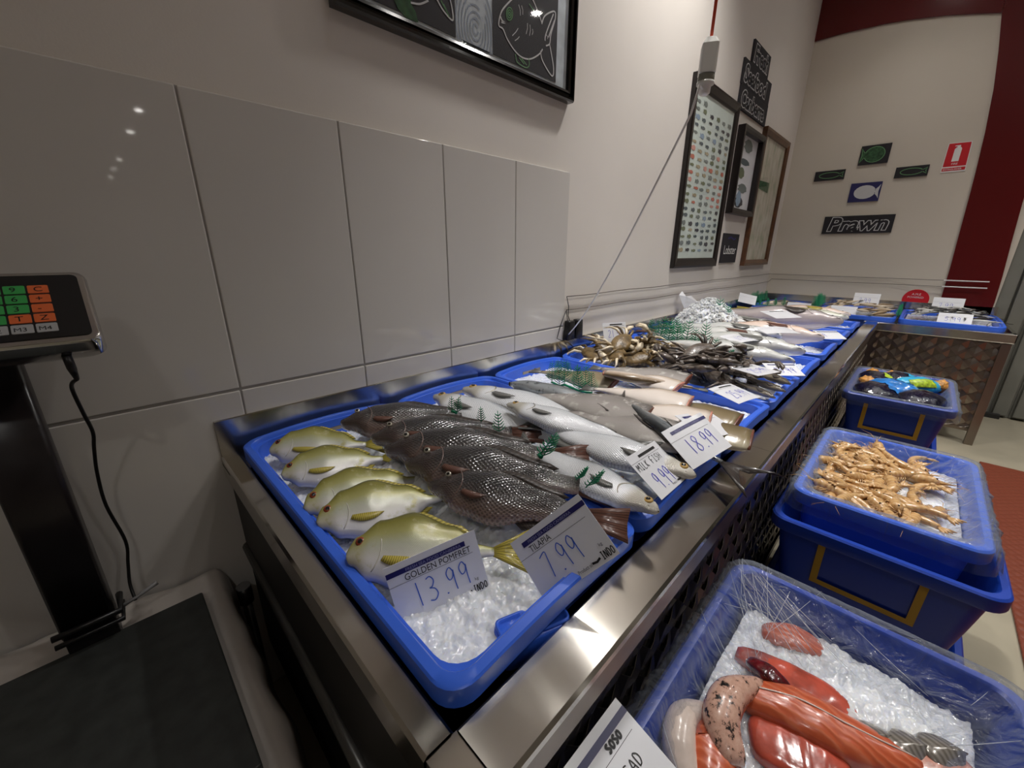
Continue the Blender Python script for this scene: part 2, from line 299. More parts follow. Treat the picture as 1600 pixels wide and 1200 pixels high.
class MB:
    def __init__(s): s.V = []; s.F = []; s.M = []; s.U = []
    def face(s, idx, m=0): s.F.append(tuple(idx)); s.M.append(m)
    def box(s, a, b, m=0):
        n = len(s.V); x0, y0, z0 = [min(a[i], b[i]) for i in range(3)]; x1, y1, z1 = [max(a[i], b[i]) for i in range(3)]
        s.V += [(x0, y0, z0), (x1, y0, z0), (x1, y1, z0), (x0, y1, z0), (x0, y0, z1), (x1, y0, z1), (x1, y1, z1), (x0, y1, z1)]
        for f in ((0, 3, 2, 1), (4, 5, 6, 7), (0, 1, 5, 4), (1, 2, 6, 5), (2, 3, 7, 6), (3, 0, 4, 7)): s.face([n + i for i in f], m)
        return s
    def loft(s, rings, m=0, c0=True, c1=True, closed=True, uvs=None):
        n0 = len(s.V); k = len(rings[0])
        for i, r in enumerate(rings):
            s.V += [tuple(v) for v in r]
            if uvs: s.U += uvs[i]
        for i in range(len(rings) - 1):
            a = n0 + i * k; b = a + k
            for j in range(k if closed else k - 1):
                j2 = (j + 1) % k; s.face((a + j, a + j2, b + j2, b + j), m)
        if c0: s.face([n0 + j for j in reversed(range(k))], m)
        if c1: s.face([n0 + (len(rings) - 1) * k + j for j in range(k)], m)
        return s
    def tube(s, pts, r, n=8, m=0):
        P = [Vector(p) for p in pts]; rings = []
        rr = r if isinstance(r, (list, tuple)) else [r] * len(P)
        side = None
        for i, p in enumerate(P):
            d = (P[min(i + 1, len(P) - 1)] - P[max(i - 1, 0)]).normalized()
            if side is None: side = d.orthogonal().normalized()
            side = (side - d * side.dot(d)).normalized(); up = d.cross(side)
            rings.append([p + (side * math.cos(2 * PI * j / n) + up * math.sin(2 * PI * j / n)) * rr[i] for j in range(n)])
        return s.loft(rings, m)
    def quad(s, a, b, c, d, m=0):
        n = len(s.V); s.V += [tuple(a), tuple(b), tuple(c), tuple(d)]; s.face((n, n + 1, n + 2, n + 3), m); return s
    def prism(s, poly, f, t, m=0):
        """polygon in 2D, mapped by f(u,v,w), thickness t"""
        n = len(s.V); k = len(poly)
        s.V += [tuple(f(u, v, 0)) for u, v in poly] + [tuple(f(u, v, t)) for u, v in poly]
        s.face([n + i for i in reversed(range(k))], m); s.face([n + k + i for i in range(k)], m)
        for i in range(k): s.face((n + i, n + (i + 1) % k, n + k + (i + 1) % k, n + k + i), m)
        return s
    def ribbon(s, pts, w, f, m=0, h=.0006):
        """flat stroke along 2D points"""
        P = [Vector(p) for p in pts]; L = []; R = []
        for i, p in enumerate(P):
            d = P[min(i + 1, len(P) - 1)] - P[max(i - 1, 0)]
            if d.length < 1e-9: d = Vector((1, 0))
            d.normalize(); q = Vector((-d.y, d.x)) * w / 2; L.append(p + q); R.append(p - q)
        n = len(s.V); k = len(P)
        s.V += [tuple(f(q.x, q.y, h)) for q in L] + [tuple(f(q.x, q.y, h)) for q in R]
        for i in range(k - 1): s.face((n + i, n + k + i, n + k + i + 1, n + i + 1), m)
        return s
    def ball(s, c, r, n=10, m=0, f=None):
        rx, ry, rz = r if isinstance(r, (list, tuple)) else (r, r, r); rings = []
        for i in range(n // 2 + 1):
            a = -PI / 2 + PI * i / (n // 2); a = max(-1.5, min(1.5, a)); ring = []
            for j in range(n):
                b = 2 * PI * j / n; p = Vector((rx * math.cos(a) * math.cos(b), ry * math.cos(a) * math.sin(b), rz * math.sin(a)))
                if f: p = f(p)
                ring.append(Vector(c) + p)
            rings.append(ring)
        return s.loft(rings, m)
    def build(s, name, m, parent=None, smooth=False, world=True, uv=False):
        return obj(name, s.V, s.F, m, parent, s.U if uv else None, s.M, smooth, world)
def rrect(cx, cy, hx, hy, r, z, n=6, bow=0, zb=0):
    r = min(r, hx * .95, hy * .95)
    """rounded rectangle ring; bow lets the long sides swell, zb lifts the middle of the short ends"""
    P = []
    for k, (sx, sy) in enumerate(((1, 1), (-1, 1), (-1, -1), (1, -1))):
        for i in range(n + 1):
            a = k * PI / 2 + PI / 2 * i / n
            P.append((cx + sx * (hx - r) + r * math.cos(a), cy + sy * (hy - r) + r * math.sin(a)))
    Q = []; L = len(P)
    for i in range(L):
        a, b = P[i], P[(i + 1) % L]; d = math.hypot(b[0] - a[0], b[1] - a[1]); Q.append(a)
        if d > .06:
            for q in range(1, 10): Q.append((a[0] + (b[0] - a[0]) * q / 10, a[1] + (b[1] - a[1]) * q / 10))
    out = []
    for x, y in Q:
        u = (x - cx) / hx; v = (y - cy) / hy
        zz = z + zb * max(0, 1 - u * u) * (max(0, abs(v) - .85) / .15)
        out.append((x + (bow * (1 - v * v) * u), y + (bow * (1 - u * u) * v), zz))
    return out
def bevel(o, w=.003, n=2):
    b = o.modifiers.new('bevel', 'BEVEL'); b.width = w; b.segments = n; b.limit_method = 'ANGLE'; b.angle_limit = math.radians(40); return o
_font = {}
def text_mesh(body, size, offset=0, bold=False, shear=0, align='LEFT'):
    k = (body, size, offset, shear, align)
    if k in _font: return _font[k]
    cu = bpy.data.curves.new('t', 'FONT'); cu.body = body; cu.size = size; cu.offset = offset; cu.shear = shear; cu.align_x = align; cu.resolution_u = 3
    o = bpy.data.objects.new('t', cu); COL.objects.link(o); dg = bpy.context.evaluated_depsgraph_get(); dg.update()
    me = bpy.data.meshes.new_from_object(o.evaluated_get(dg)); V = [tuple(v.co) for v in me.vertices]; F = [tuple(p.vertices) for p in me.polygons]
    bpy.data.objects.remove(o); _font[k] = (V, F); return V, F
def add_text(mb, body, size, f, x, y, h=.0006, m=0, offset=0, shear=0, align='LEFT', sx=1):
    V, F = text_mesh(body, size, offset, False, shear, align); n = len(mb.V)
    mb.V += [tuple(f(x + v[0] * sx, y + v[1], h)) for v in V]
    for q in F: mb.face([n + i for i in q], m)
def vnoise(p, s, seed=0): return noise.noise(Vector((p[0] * s + seed, p[1] * s + seed * 1.7, p[2] * s - seed)))
# ------------------------------------------------------------------ room shell
WY = 1.069; FX = 4.56
def boxs(name, a, b, m): return struct(MB().box(a, b).build(name, m))
boxs('wall_left', (-2.6, WY, 0), (FX + .1, WY + .12, CEIL), 'plaster')
boxs('wall_far', (FX, -.40, 0), (FX + .12, WY, CEIL), 'plaster_cream')
boxs('floor', (-2.6, -16.5, -.06), (FX + .6, WY + .12, 0), 'floor')
boxs('ceiling', (-2.6, -16.5, CEIL), (FX + .6, WY + .12, CEIL + .06), 'ceiling')
boxs('wall_near', (-2.7, -16.5, 0), (-2.6, WY + .12, CEIL), 'plaster')
boxs('wall_right', (-2.6, -16.6, 0), (FX + .6, -16.5, CEIL), 'plaster')
# ribbed grey cladding beyond the red pillar
mb = MB()
mb.box((FX + .02, -.47, 0), (FX + .1, -.40, CEIL))
y = -.47
while y > -4.2:
    mb.box((FX + .05, y - .1, 0), (FX + .1, y, CEIL)); mb.box((FX + .015, y - .085, .02), (FX + .05, y - .012, CEIL)); y -= .1
struct(bevel(mb.build('wall_cladding', 'cladding'), .006))
boxs('wall_beyond', (FX + .1, -16.5, 0), (FX + .2, -.4, CEIL), 'plaster')
boxs('baseboard_far', (FX - .03, -.62, 0), (FX + .02, -.42, .03), 'dark_gap')
# red pillar and curved red beam (painted boards 12 mm proud of the wall)
curve = [(.033, 1.489), (-.006, 1.277), (-.04, 1.054), (-.066, .792), (-.08, .586), (-.089, .421), (-.1, .163), (-.112, -.107), (-.117, -.33), (-.125, -.7), (-.13, -1.1)]
right = [(-.395, -1.1), (-.391, -.33), (-.383, -.151), (-.367, .072), (-.349, .367), (-.34, .6), (-.33, 1.5), (-.33, 2.02)]
top = [(.035, 1.493), (.171, 1.53), (.299, 1.562), (.501, 1.599), (.645, 1.616), (.875, 1.63), (WY - .002, 1.63)]
fm = lambda u, v, w: (FX - .001 - w, u, CZ + v)
struct(MB().prism([(y, z) for y, z in curve[::-1]] + [(.033, 2.02), (-.33, 2.02)] + right[:-1][::-1], fm, .012).build('trim_1', 'red_paint'))
struct(MB().prism([(WY - .002, 2.02), (.0335, 2.02)] + top, fm, .014).build('trim_2', 'red_paint'))
# large glossy wall tiles 300 x 600
mb = MB()
tb = [-2.4, -1.6, -.7, .186, .486, .786, 1.086, 1.386]
for i in range(len(tb) - 1):
    for z0, z1 in ((.0, .864), (.868, 1.46)):
        x0, x1 = tb[i] + .0015, tb[i + 1] - .0015
        mb.box((x0, WY - .009, z0 + .0015), (x1, WY, z1 - .0005))
t = mb.build('trim_3', 'tile'); bevel(t, .0025, 3); struct(t)
boxs('trim_4', (tb[0], WY - .006, 0), (tb[-1] - .001, WY - .0005, 1.459), 'grout')
# ------------------------------------------------------------------ ceiling lights
for i, (x, y, p, main) in enumerate(LIGHTS):
    where = 'over the milkfish tray' if (main == 2 and x > 1) else 'over the nearest tray' if main == 2 else ['over the counter beside the left wall', 'above the shop floor near the red pillar', 'above the shop floor, second row out from the counter', 'above the crates in front of the counter', 'above the shop floor level with the prawns', 'in the far corner over the corner trays', 'above the scale, added as fill'] [i] if i < 7 else 'far across the shop, number %d outward' % (i - 8)
    r = root('ceiling_light', 'round recessed ceiling spotlight ' + where, 'light', (x, y, CEIL), group='ceiling spotlights')
    mb = MB(); ring = lambda rad, z: [(x + rad * math.cos(a * PI / 12), y + rad * math.sin(a * PI / 12), z) for a in range(24)]
    mb.loft([ring(.075, CEIL), ring(.075, CEIL - .008), ring(.055, CEIL - .01), ring(.05, CEIL - .002)], c0=False, c1=False); mb.build('trim_ring', 'fixture', r, True)
    MB().loft([ring(.05, CEIL - .004), ring(.05, CEIL - .002)]).build('lens', 'lamp_glow', r)
    ld = bpy.data.lights.new('spot', 'SPOT'); ld.energy = p * 2.2; ld.spot_size = math.radians(46 if main == 2 else 114); ld.spot_blend = .7 if main == 2 else 1; ld.shadow_soft_size = .05; ld.color = (1, .975, .945)
    lo = bpy.data.objects.new('bulb', ld); COL.objects.link(lo); lo.parent = r; lo.location = (0, 0, -.02)
# ------------------------------------------------------------------ counter
CT = .72
r = root('display_counter', 'long stainless steel display counter along the white left wall', 'counter', (.14, .2, 0))
XE = 3.80
mb = MB(); mb.box((.12, WY - .085, CT - .02), (4.5, WY - .012, CT - .016)); mb.build('rear_ledge', 'steel_x', r)
mb = MB()
mb.loft([[(x, .232, CT - .06), (x, .232, CT - .004), (x, .228, CT), (x, .169, CT), (x, .165, CT - .004), (x, .165, CT - .014), (x, .168, CT - .014), (x, .170, CT - .06)] for x in (.158, 1.05)])
mb.loft([[(x, .232, CT - .06), (x, .232, CT - .004), (x, .228, CT), (x, .169, CT), (x, .165, CT - .004), (x, .165, CT - .014), (x, .168, CT - .014), (x, .170, CT - .06)] for x in (1.0512, XE - .05)])
mb.build('front_rail', 'steel_x', r)
MB().box((.158, .1655, CT - .052), (XE - .05, .1675, CT - .0145)).build('rail_lip', 'steel_dark', r)  # lip in darker steel, standing in for its reflection of the dark floor
mb = MB(); mb.loft([[(.155, y, CT - .06), (.155, y, CT - .004), (.151, y, CT), (.124, y, CT), (.12, y, CT - .004), (.12, y, CT - .05), (.123, y, CT - .06)] for y in (.232, WY - .013)])
mb.loft([[(.158, y, CT - .06), (.158, y, CT - .003), (.122, y, CT - .003), (.12, y, CT - .05)] for y in (.165, .2315)])
mb.build('end_rail', 'steel_y', r)
mb = MB(); mb.box((.122, WY - .013, CT - .02), (1.30, WY - .0095, CT + .083)); mb.box((.122, WY - .0095, CT + .083), (1.30, WY - .0005, CT + .085))
mb.box((1.302, WY - .013, CT - .02), (FX - .004, WY - .0095, CT + .083)); mb.box((1.302, WY - .009, CT + .083), (FX - .004, WY, CT + .085)); mb.build('splashback', 'steel_x', r)
MB().box((.16, .235, CT - .12), (XE, WY - .02, CT - .115)).build('tray_well', 'steel_dark', r)
mb = MB(); mb.box((.128, .235, .16), (.131, WY - .02, CT - .05)); mb.build('end_panel', 'black_panel', r)
for x, y in ((.15, .25), (.15, 1.0), (1.4, .25), (2.6, .25)):
    mb = MB(); mb.box((x - .0, y - .02, .0), (x + .035, y + .015, CT - .121)); mb.build('leg', 'steel_dark', r)
def weave(name, f, u0, u1, v0, v1, parent, m, pitch=.046, w=.034, amp=.004):
    """basket weave of flat strips at +-45 degrees, clipped to a rectangle"""
    mb = MB()
    s = math.sqrt(.5)
    def strip(c, sg, ph):
        # line: points (u,v) with u*s - sg*v*s = c ; parameter t along (s, sg*s)
        lo, hi = -99, 99; du, dv = s, sg * s; pu, pv = c * s, -sg * c * s
        for (p, d, a, b) in ((pu, du, u0, u1), (pv, dv, v0, v1)):
            t1, t2 = (a - p) / d, (b - p) / d; lo = max(lo, min(t1, t2)); hi = min(hi, max(t1, t2))
        if hi - lo < .02: return
        k = max(2, int((hi - lo) / (pitch / 3))); n = len(mb.V)
        for i in range(k + 1):
            t = lo + (hi - lo) * i / k; wv = amp * math.sin(PI * t / pitch + ph)
            for e in (-.5, .5):
                uu = pu + du * t + (-sg * s) * w * e * -1; vv = pv + dv * t + (s) * w * e * -1
                uu = min(u1, max(u0, uu)); vv = min(v1, max(v0, vv)); mb.V.append(tuple(f(uu, vv, wv)))
            if i: mb.face((n + 2 * i - 2, n + 2 * i - 1, n + 2 * i + 1, n + 2 * i))
    R = int((u1 - u0 + v1 - v0) / pitch) + 4
    base = 0
    for k in range(-R * 2, R * 2):
        strip(k * pitch, 1, PI * (k % 2)); strip(k * pitch, -1, PI * ((k + 1) % 2))
    o = mb.build(name, m, parent, False); sd = o.modifiers.new('solid', 'SOLIDIFY'); sd.thickness = .0012; return o
weave('woven_front_panel', lambda u, v, w: (u, .190 - w, v), .17, XE - .06, .14, CT - .048, r, 'steel_dark')
MB().box((.17, .235, .14), (XE - .06, .238, CT - .125)).build('backing_panel', 'black_panel', r)
MB().box((.17, .18, .11), (XE - .06, .2, .14)).build('bottom_rail', 'steel_dark', r)
# corner counter along the far wall
FE = 3.74
r2 = root('corner_counter', 'stainless steel counter along the far wall with woven metal front', 'counter', (FE, 0, 0))
mb = MB(); mb.loft([[(FE + .065, y, CT - .06), (FE + .065, y, CT - .003), (FE + .062, y, CT), (FE + .003, y, CT), (FE, y, CT - .003), (FE, y, CT - .05), (FE + .004, y, CT - .055)] for y in (-.455, .24)]); mb.build('front_rail', 'steel_y', r2)
mb = MB(); mb.box((FX - .013, -.42, CT - .02), (FX - .009, WY - .016, CT + .083)); mb.box((FX - .009, -.42, CT + .083), (FX, WY - .016, CT + .085)); mb.build('splashback', 'steel_y', r2)
MB().box((FE + .068, -.44, CT - .12), (FX - .015, WY - .02, CT - .115)).build('tray_well', 'steel_dark', r2)
mb = MB(); mb.box((FE + .01, -.46, CT - .05), (FX - .02, -.442, CT)); mb.build('end_rail', 'steel_x', r2)
weave('woven_front_panel', lambda u, v, w: (FE + .028 - w, u, v), -.43, .16, .1, CT - .056, r2, 'steel_dark', .05, .049, .005)
MB().box((FE + .04, -.44, .08), (FE + .045, .2, CT - .06)).build('backing_panel', 'steel_dark', r2)
for y in (-.45, ):
    MB().box((FE + .006, y, 0), (FE + .05, y + .04, CT - .06)).build('leg', 'steel_dark', r2); MB().box((FX - .06, y, 0), (FX - .02, y + .04, CT - .125)).build('leg', 'steel_dark', r2)
# ------------------------------------------------------------------ trays
RZ = .748
def tray(x0, x1, y0, y1, label, zoff=0, tilt=0, pocket=False):
    cx, cy, hx, hy = (x0 + x1) / 2, (y0 + y1) / 2, (x1 - x0) / 2, (y1 - y0) / 2; z = RZ + zoff
    r = root('seafood_tray', label, 'tray', (cx, cy, z - .085), group='blue plastic seafood trays')
    mb = MB(); zb = .012; T = []
    prof = [(.004, -.03, .034), (0, -.028, .036), (0, -.0025, .036), (.0025, 0, .035), (.0135, .001, .03), (.016, -.0015, .028), (.028, -.075, .026), (.034, -.08, .022)]
    outer = [(.040, -.085, .03), (.034, -.08, .035), (.022, -.03, .04), (.022, -.008, .04), (.004, -.008, .044)]
    rings = [rrect(cx, cy, hx - d, hy - d, rr, z + dz, bow=.0, zb=zb if dz > -.04 else 0) for d, dz, rr in prof]
    mb.loft(rings, c0=False, c1=True)
    rings = [rrect(cx, cy, hx - d, hy - d, rr, z + dz, zb=zb if dz > -.04 else 0) for d, dz, rr in outer]
    mb.loft(rings, c0=True, c1=False)
    o = mb.build('shell', 'blue', r, True); es = o.modifiers.new('edges', 'EDGE_SPLIT'); es.split_angle = math.radians(38)
    long_y = hy > hx
    for sg in (1, -1):   # grip slot frame and rib on the ends
        mb = MB()
        if long_y:
            yy = cy + sg * (hy - .0215); mb.box((cx - .05, yy - .002, z - .03), (cx + .05, yy + .002, z - .016)); 
        else:
            xx = cx + sg * (hx - .0215); mb.box((xx - .002, cy - .05, z - .03), (xx + .002, cy + .05, z - .016))
        mb.build('grip_slot', 'steel_dark', r)
    if pocket:
        mb = MB(); x, y = pocket
        mb.loft([rrect(x, y, .052 - i * .004, .022 - i * .003, .012, z - .065 + [0, .03, .035][i], 4) for i in range(3)])
        o = mb.build('grip_pocket', 'blue', r, True)
        mb = MB()
        for s in (-1, 1):
            mb.loft([rrect(x + s * .0235, y, .0215, .017, .008, z - .0299, 3), rrect(x + s * .0235, y, .0215, .017, .008, z - .0255, 3), rrect(x + s * .0235, y, .019, .0145, .007, z - .0255, 3), rrect(x + s * .0235, y, .018, .0135, .006, z - .0295, 3)])
        mb.build('pocket_rib', 'blue', r, True)
    return r
TR = [(.157, .541), (.548, .933), (.94, 1.325), (1.331, 1.714), (1.721, 2.10), (2.165, 2.545), (2.62, 3.0), (3.07, 3.45)]
TL = ['nearest blue tray, holding golden pomfret and tilapia', 'blue tray with milkfish and grey mackerel, second from the near end', 'blue tray with headless pale fish and plastic grass, third from the near end',
      'blue tray heaped with brown and dark crabs', 'blue tray with silver fish just beyond the crabs', 'blue tray with silver and pink-headed fish beside the ice heap', 'blue tray under the big dark-headed grey fish', 'last blue tray before the corner, with pale green fish']
for i, (a, b) in enumerate(TR): tray(a, b, .236, 1.035, TL[i])
FT = [(.985, .555), (.545, .085), (.070, -.415)]
for i, (a, b) in enumerate(FT):
    tray(FE + .07, FX - .03, b, a, ['corner counter blue tray with brown and black-striped fish, farthest left', 'corner counter blue tray of small tan fish, in the middle', 'corner counter blue tray of sardines, at the right end'][i])
def pocket_block():
    P = at(832, 975, RZ - .035)
    r = root('tray_grip_lid', 'small blue two-celled plastic grip lying in ice at the front of the nearest tray', 'tray grip', P)
    a = at(785, 995, RZ - .035); b = at(880, 955, RZ - .035); ang = math.atan2(b.y - a.y, b.x - a.x)
    r.rotation_euler = (0, 0, ang)
    mb = MB(); mb.loft([rrect(0, 0, .052 - i * .003, .024 - i * .002, .014, [-.03, 0, .003][i], 5) for i in range(3)]); mb.build('block', 'blue', r, True, world=False)
    mb = MB()
    for s in (-1, 1):
        mb.loft([rrect(s * .0245, 0, .0225, .019, .008, .003, 3), rrect(s * .0245, 0, .0225, .019, .008, .008, 3), rrect(s * .0245, 0, .0195, .016, .006, .008, 3), rrect(s * .0245, 0, .019, .0155, .006, .0035, 3)])
    mb.build('rib_frame', 'blue', r, True, world=False)
pocket_block()
# ------------------------------------------------------------------ ice
def ice_bed(x0, x1, y0, y1, z, label, seed, chips=900, hills=(), amp=.006, fine=False):
    rnd = random.Random(seed); mb = MB(); cl = .0032 if fine else .008; nx = max(8, int((x1 - x0) / cl)); ny = max(8, int((y1 - y0) / cl))
    def H(x, y):
        h = z + amp * vnoise((x, y, 0), 14, seed) + amp * .8 * vnoise((x, y, 0), 60, seed) + amp * .6 * vnoise((x, y, 0), 130, seed) + (amp * .45 * vnoise((x, y, 0), 240, seed) if fine else 0)
        for (hx, hy, hr, hh) in hills: h += hh * math.exp(-((x - hx) ** 2 + (y - hy) ** 2) / hr ** 2)
        return h
    for i in range(nx + 1):
        for j in range(ny + 1):
            x = x0 + (x1 - x0) * i / nx; y = y0 + (y1 - y0) * j / ny; mb.V.append((x, y, H(x, y)))
    for i in range(nx):
        for j in range(ny): a = i * (ny + 1) + j; mb.face((a, a + ny + 1, a + ny + 2, a + 1))
    for k in range(chips):
        x = rnd.uniform(x0, x1); y = rnd.uniform(y0, y1); c = Vector((x, y, H(x, y) + .001)); s = rnd.uniform(.0025, .005)
        e = Euler((rnd.uniform(0, 6), rnd.uniform(0, 6), rnd.uniform(0, 6))).to_matrix(); n = len(mb.V)
        for dx, dy, dz in ((1, 0, 0), (-1, 0, 0), (0, 1, 0), (0, -1, 0), (0, 0, 1), (0, 0, -1)):
            mb.V.append(tuple(c + e @ Vector((dx * s, dy * s * rnd.uniform(.6, 1.2), dz * s * .8))))
        for f in ((0, 2, 4), (2, 1, 4), (1, 3, 4), (3, 0, 4), (2, 0, 5), (1, 2, 5), (3, 1, 5), (0, 3, 5)): mb.face([n + q for q in f], 0)
    o = mb.build('crushed_ice', 'ice', smooth=True); tag(o, label, 'ice', kind='stuff'); return o
IY0, IY1 = .262, 1.01
IL = ['crushed ice under the golden pomfret and tilapia in the nearest tray', 'crushed ice under the milkfish', 'crushed ice under the headless pale fish', 'crushed ice under the crabs', 'crushed ice under the silver fish beyond the crabs',
      'crushed ice under the pink-headed fish', 'crushed ice under the big dark-headed fish', 'crushed ice under the pale green fish in the last tray']
for i, (a, b) in enumerate(TR):
    hl = {0: [(.33, .42, .10, .010), (.385, .60, .05, .052), (.40, .49, .05, .05), (.36, .70, .04, .04), (.44, .40, .05, .04)], 2: [(1.2, .62, .1, .01)]}.get(i, [])
    ice_bed(a + .026, b - .026, IY0, IY1, .712, IL[i], i + 3, 0 if i == 0 else 0 if i < 4 else 200, hl, .0075, i == 0)
for i, (a, b) in enumerate(FT): ice_bed(FE + .1, FX - .06, b + .03, a - .03, .715, ['ice in the corner tray with the striped fish', 'ice under the small tan fish', 'ice under the sardines'][i], 20 + i, 100)
# tall heap of clear cube ice
def ice_heap():
    rnd = random.Random(5); c = Vector((2.42, .83, .72)); mb = MB(); H = .20; Rr = .17
    rings = []
    for i in range(14):
        t = i / 13; rad = Rr * (1 - t ** 2.2) ** .9 + .012; ring = []
        for j in range(40):
            a = 2 * PI * j / 40; q = rad * (1 + .14 * vnoise((math.cos(a), math.sin(a), t * 3), 2.2, 3)); ring.append((c.x + q * math.cos(a) * .95, c.y + q * math.sin(a), c.z + H * t + .008 * vnoise((a, t, 0), 6, 1)))
        rings.append(ring)
    mb.loft(rings)
    for k in range(1500):
        t = rnd.random() ** 1.3; a = rnd.uniform(0, 2 * PI); rad = Rr * (1 - t ** 2.2) ** .9 + .012; q = rad * (1 + .14 * vnoise((math.cos(a), math.sin(a), t * 3), 2.2, 3))
        p = Vector((c.x + q * math.cos(a) * .95, c.y + q * math.sin(a), c.z + H * t + .004)); s = rnd.uniform(.004, .0085); e = Euler((rnd.uniform(0, 6), rnd.uniform(0, 6), 0)).to_matrix(); n = len(mb.V)
        for dx in (-1, 1):
            for dy in (-1, 1):
                for dz in (-1, 1): mb.V.append(tuple(p + e @ Vector((dx * s, dy * s * .8, dz * s * .6))))
        for f in ((0, 1, 3, 2), (4, 6, 7, 5), (0, 4, 5, 1), (2, 3, 7, 6), (0, 2, 6, 4), (1, 5, 7, 3)): mb.face([n + i for i in f], 1)
    o = mb.build('ice_heap', ['ice', 'ice_clear']); tag(o, 'tall heap of clear ice pieces against the wall behind the silver fish', 'ice', kind='stuff')
ice_heap()
# ------------------------------------------------------------------ fish
def interp(kn, t):
    for i in range(len(kn) - 1):
        if t <= kn[i + 1][0]:
            a, b = kn[i], kn[i + 1]; u = (t - a[0]) / max(1e-6, b[0] - a[0]); u = u * u * (3 - 2 * u) if i else math.sin(u * PI / 2)
            return a[1] + (b[1] - a[1]) * u
    return kn[-1][1]
FK = {  # top outline, bottom outline, half thickness (all / length), skin, fin, eye
 'pomfret': dict(top=[(0, .0), (.06, .12), (.2, .235), (.42, .29), (.7, .19), (.92, .045), (1, .03)], bot=[(0, .02), (.05, .08), (.18, .18), (.42, .25), (.7, .15), (.92, .04), (1, .03)], w=[(0, .02), (.2, .065), (.4, .075), (.75, .04), (1, .012)], skin='skin_pomfret', fin='fin_yellow', eye=(.09, .065, .033), ring='eye_red', tail=.26, fork=.75, belly='skin_pomfret'),
 'tilapia': dict(top=[(0, .0), (.05, .03), (.12, .075), (.27, .145), (.45, .165), (.75, .10), (.93, .055), (1, .055)], bot=[(0, .02), (.06, .055), (.25, .14), (.45, .17), (.75, .09), (.93, .05), (1, .05)], w=[(0, .025), (.2, .07), (.4, .075), (.75, .04), (1, .014)], skin='skin_tilapia', fin='fin_brown', eye=(.13, .06, .02), ring='eye_silver', tail=.2, fork=.1),
 'milkfish': dict(top=[(0, .0), (.05, .045), (.2, .095), (.45, .13), (.75, .085), (.93, .035), (1, .028)], bot=[(0, .01), (.05, .04), (.2, .11), (.45, .15), (.75, .085), (.93, .03), (1, .026)], w=[(0, .015), (.2, .05), (.4, .06), (.75, .035), (1, .01)], skin='skin_milkfish', fin='fin_grey', eye=(.075, .014, .027), ring='eye_gold', tail=.24, fork=.8),
 'mackerel': dict(top=[(0, .0), (.06, .03), (.25, .07), (.45, .08), (.75, .045), (.93, .015), (1, .012)], bot=[(0, .01), (.06, .03), (.25, .07), (.45, .08), (.75, .045), (.93, .015), (1, .012)], w=[(0, .015), (.2, .05), (.4, .055), (.75, .03), (1, .01)], skin='skin_mackerel', fin='fin_dark', eye=(.075, .01, .013), ring='eye_silver', tail=.24, fork=1.1),
 'salmon': dict(top=[(0, .0), (.03, .014), (.10, .04), (.25, .085), (.5, .10), (.8, .055), (.95, .035), (1, .035)], bot=[(0, .01), (.03, .018), (.10, .045), (.25, .085), (.5, .105), (.8, .055), (.95, .035), (1, .035)], w=[(0, .012), (.06, .028), (.2, .055), (.45, .07), (.75, .04), (1, .014)], skin='skin_salmon', fin='fin_grey', eye=(.08, .02, .011), ring='eye_silver', tail=.18, fork=.35),
 'jacket': dict(top=[(0, .17), (.02, .18), (.3, .2), (.7, .10), (.93, .035), (1, .03)], bot=[(0, .12), (.02, .14), (.3, .16), (.7, .07), (.93, .03), (1, .03)], w=[(0, .03), (.02, .042), (.3, .055), (.7, .034), (1, .014)], skin='skin_jacket', fin='fin_grey', eye=None, tail=.2, fork=.1, cut='brown_cut'),
}
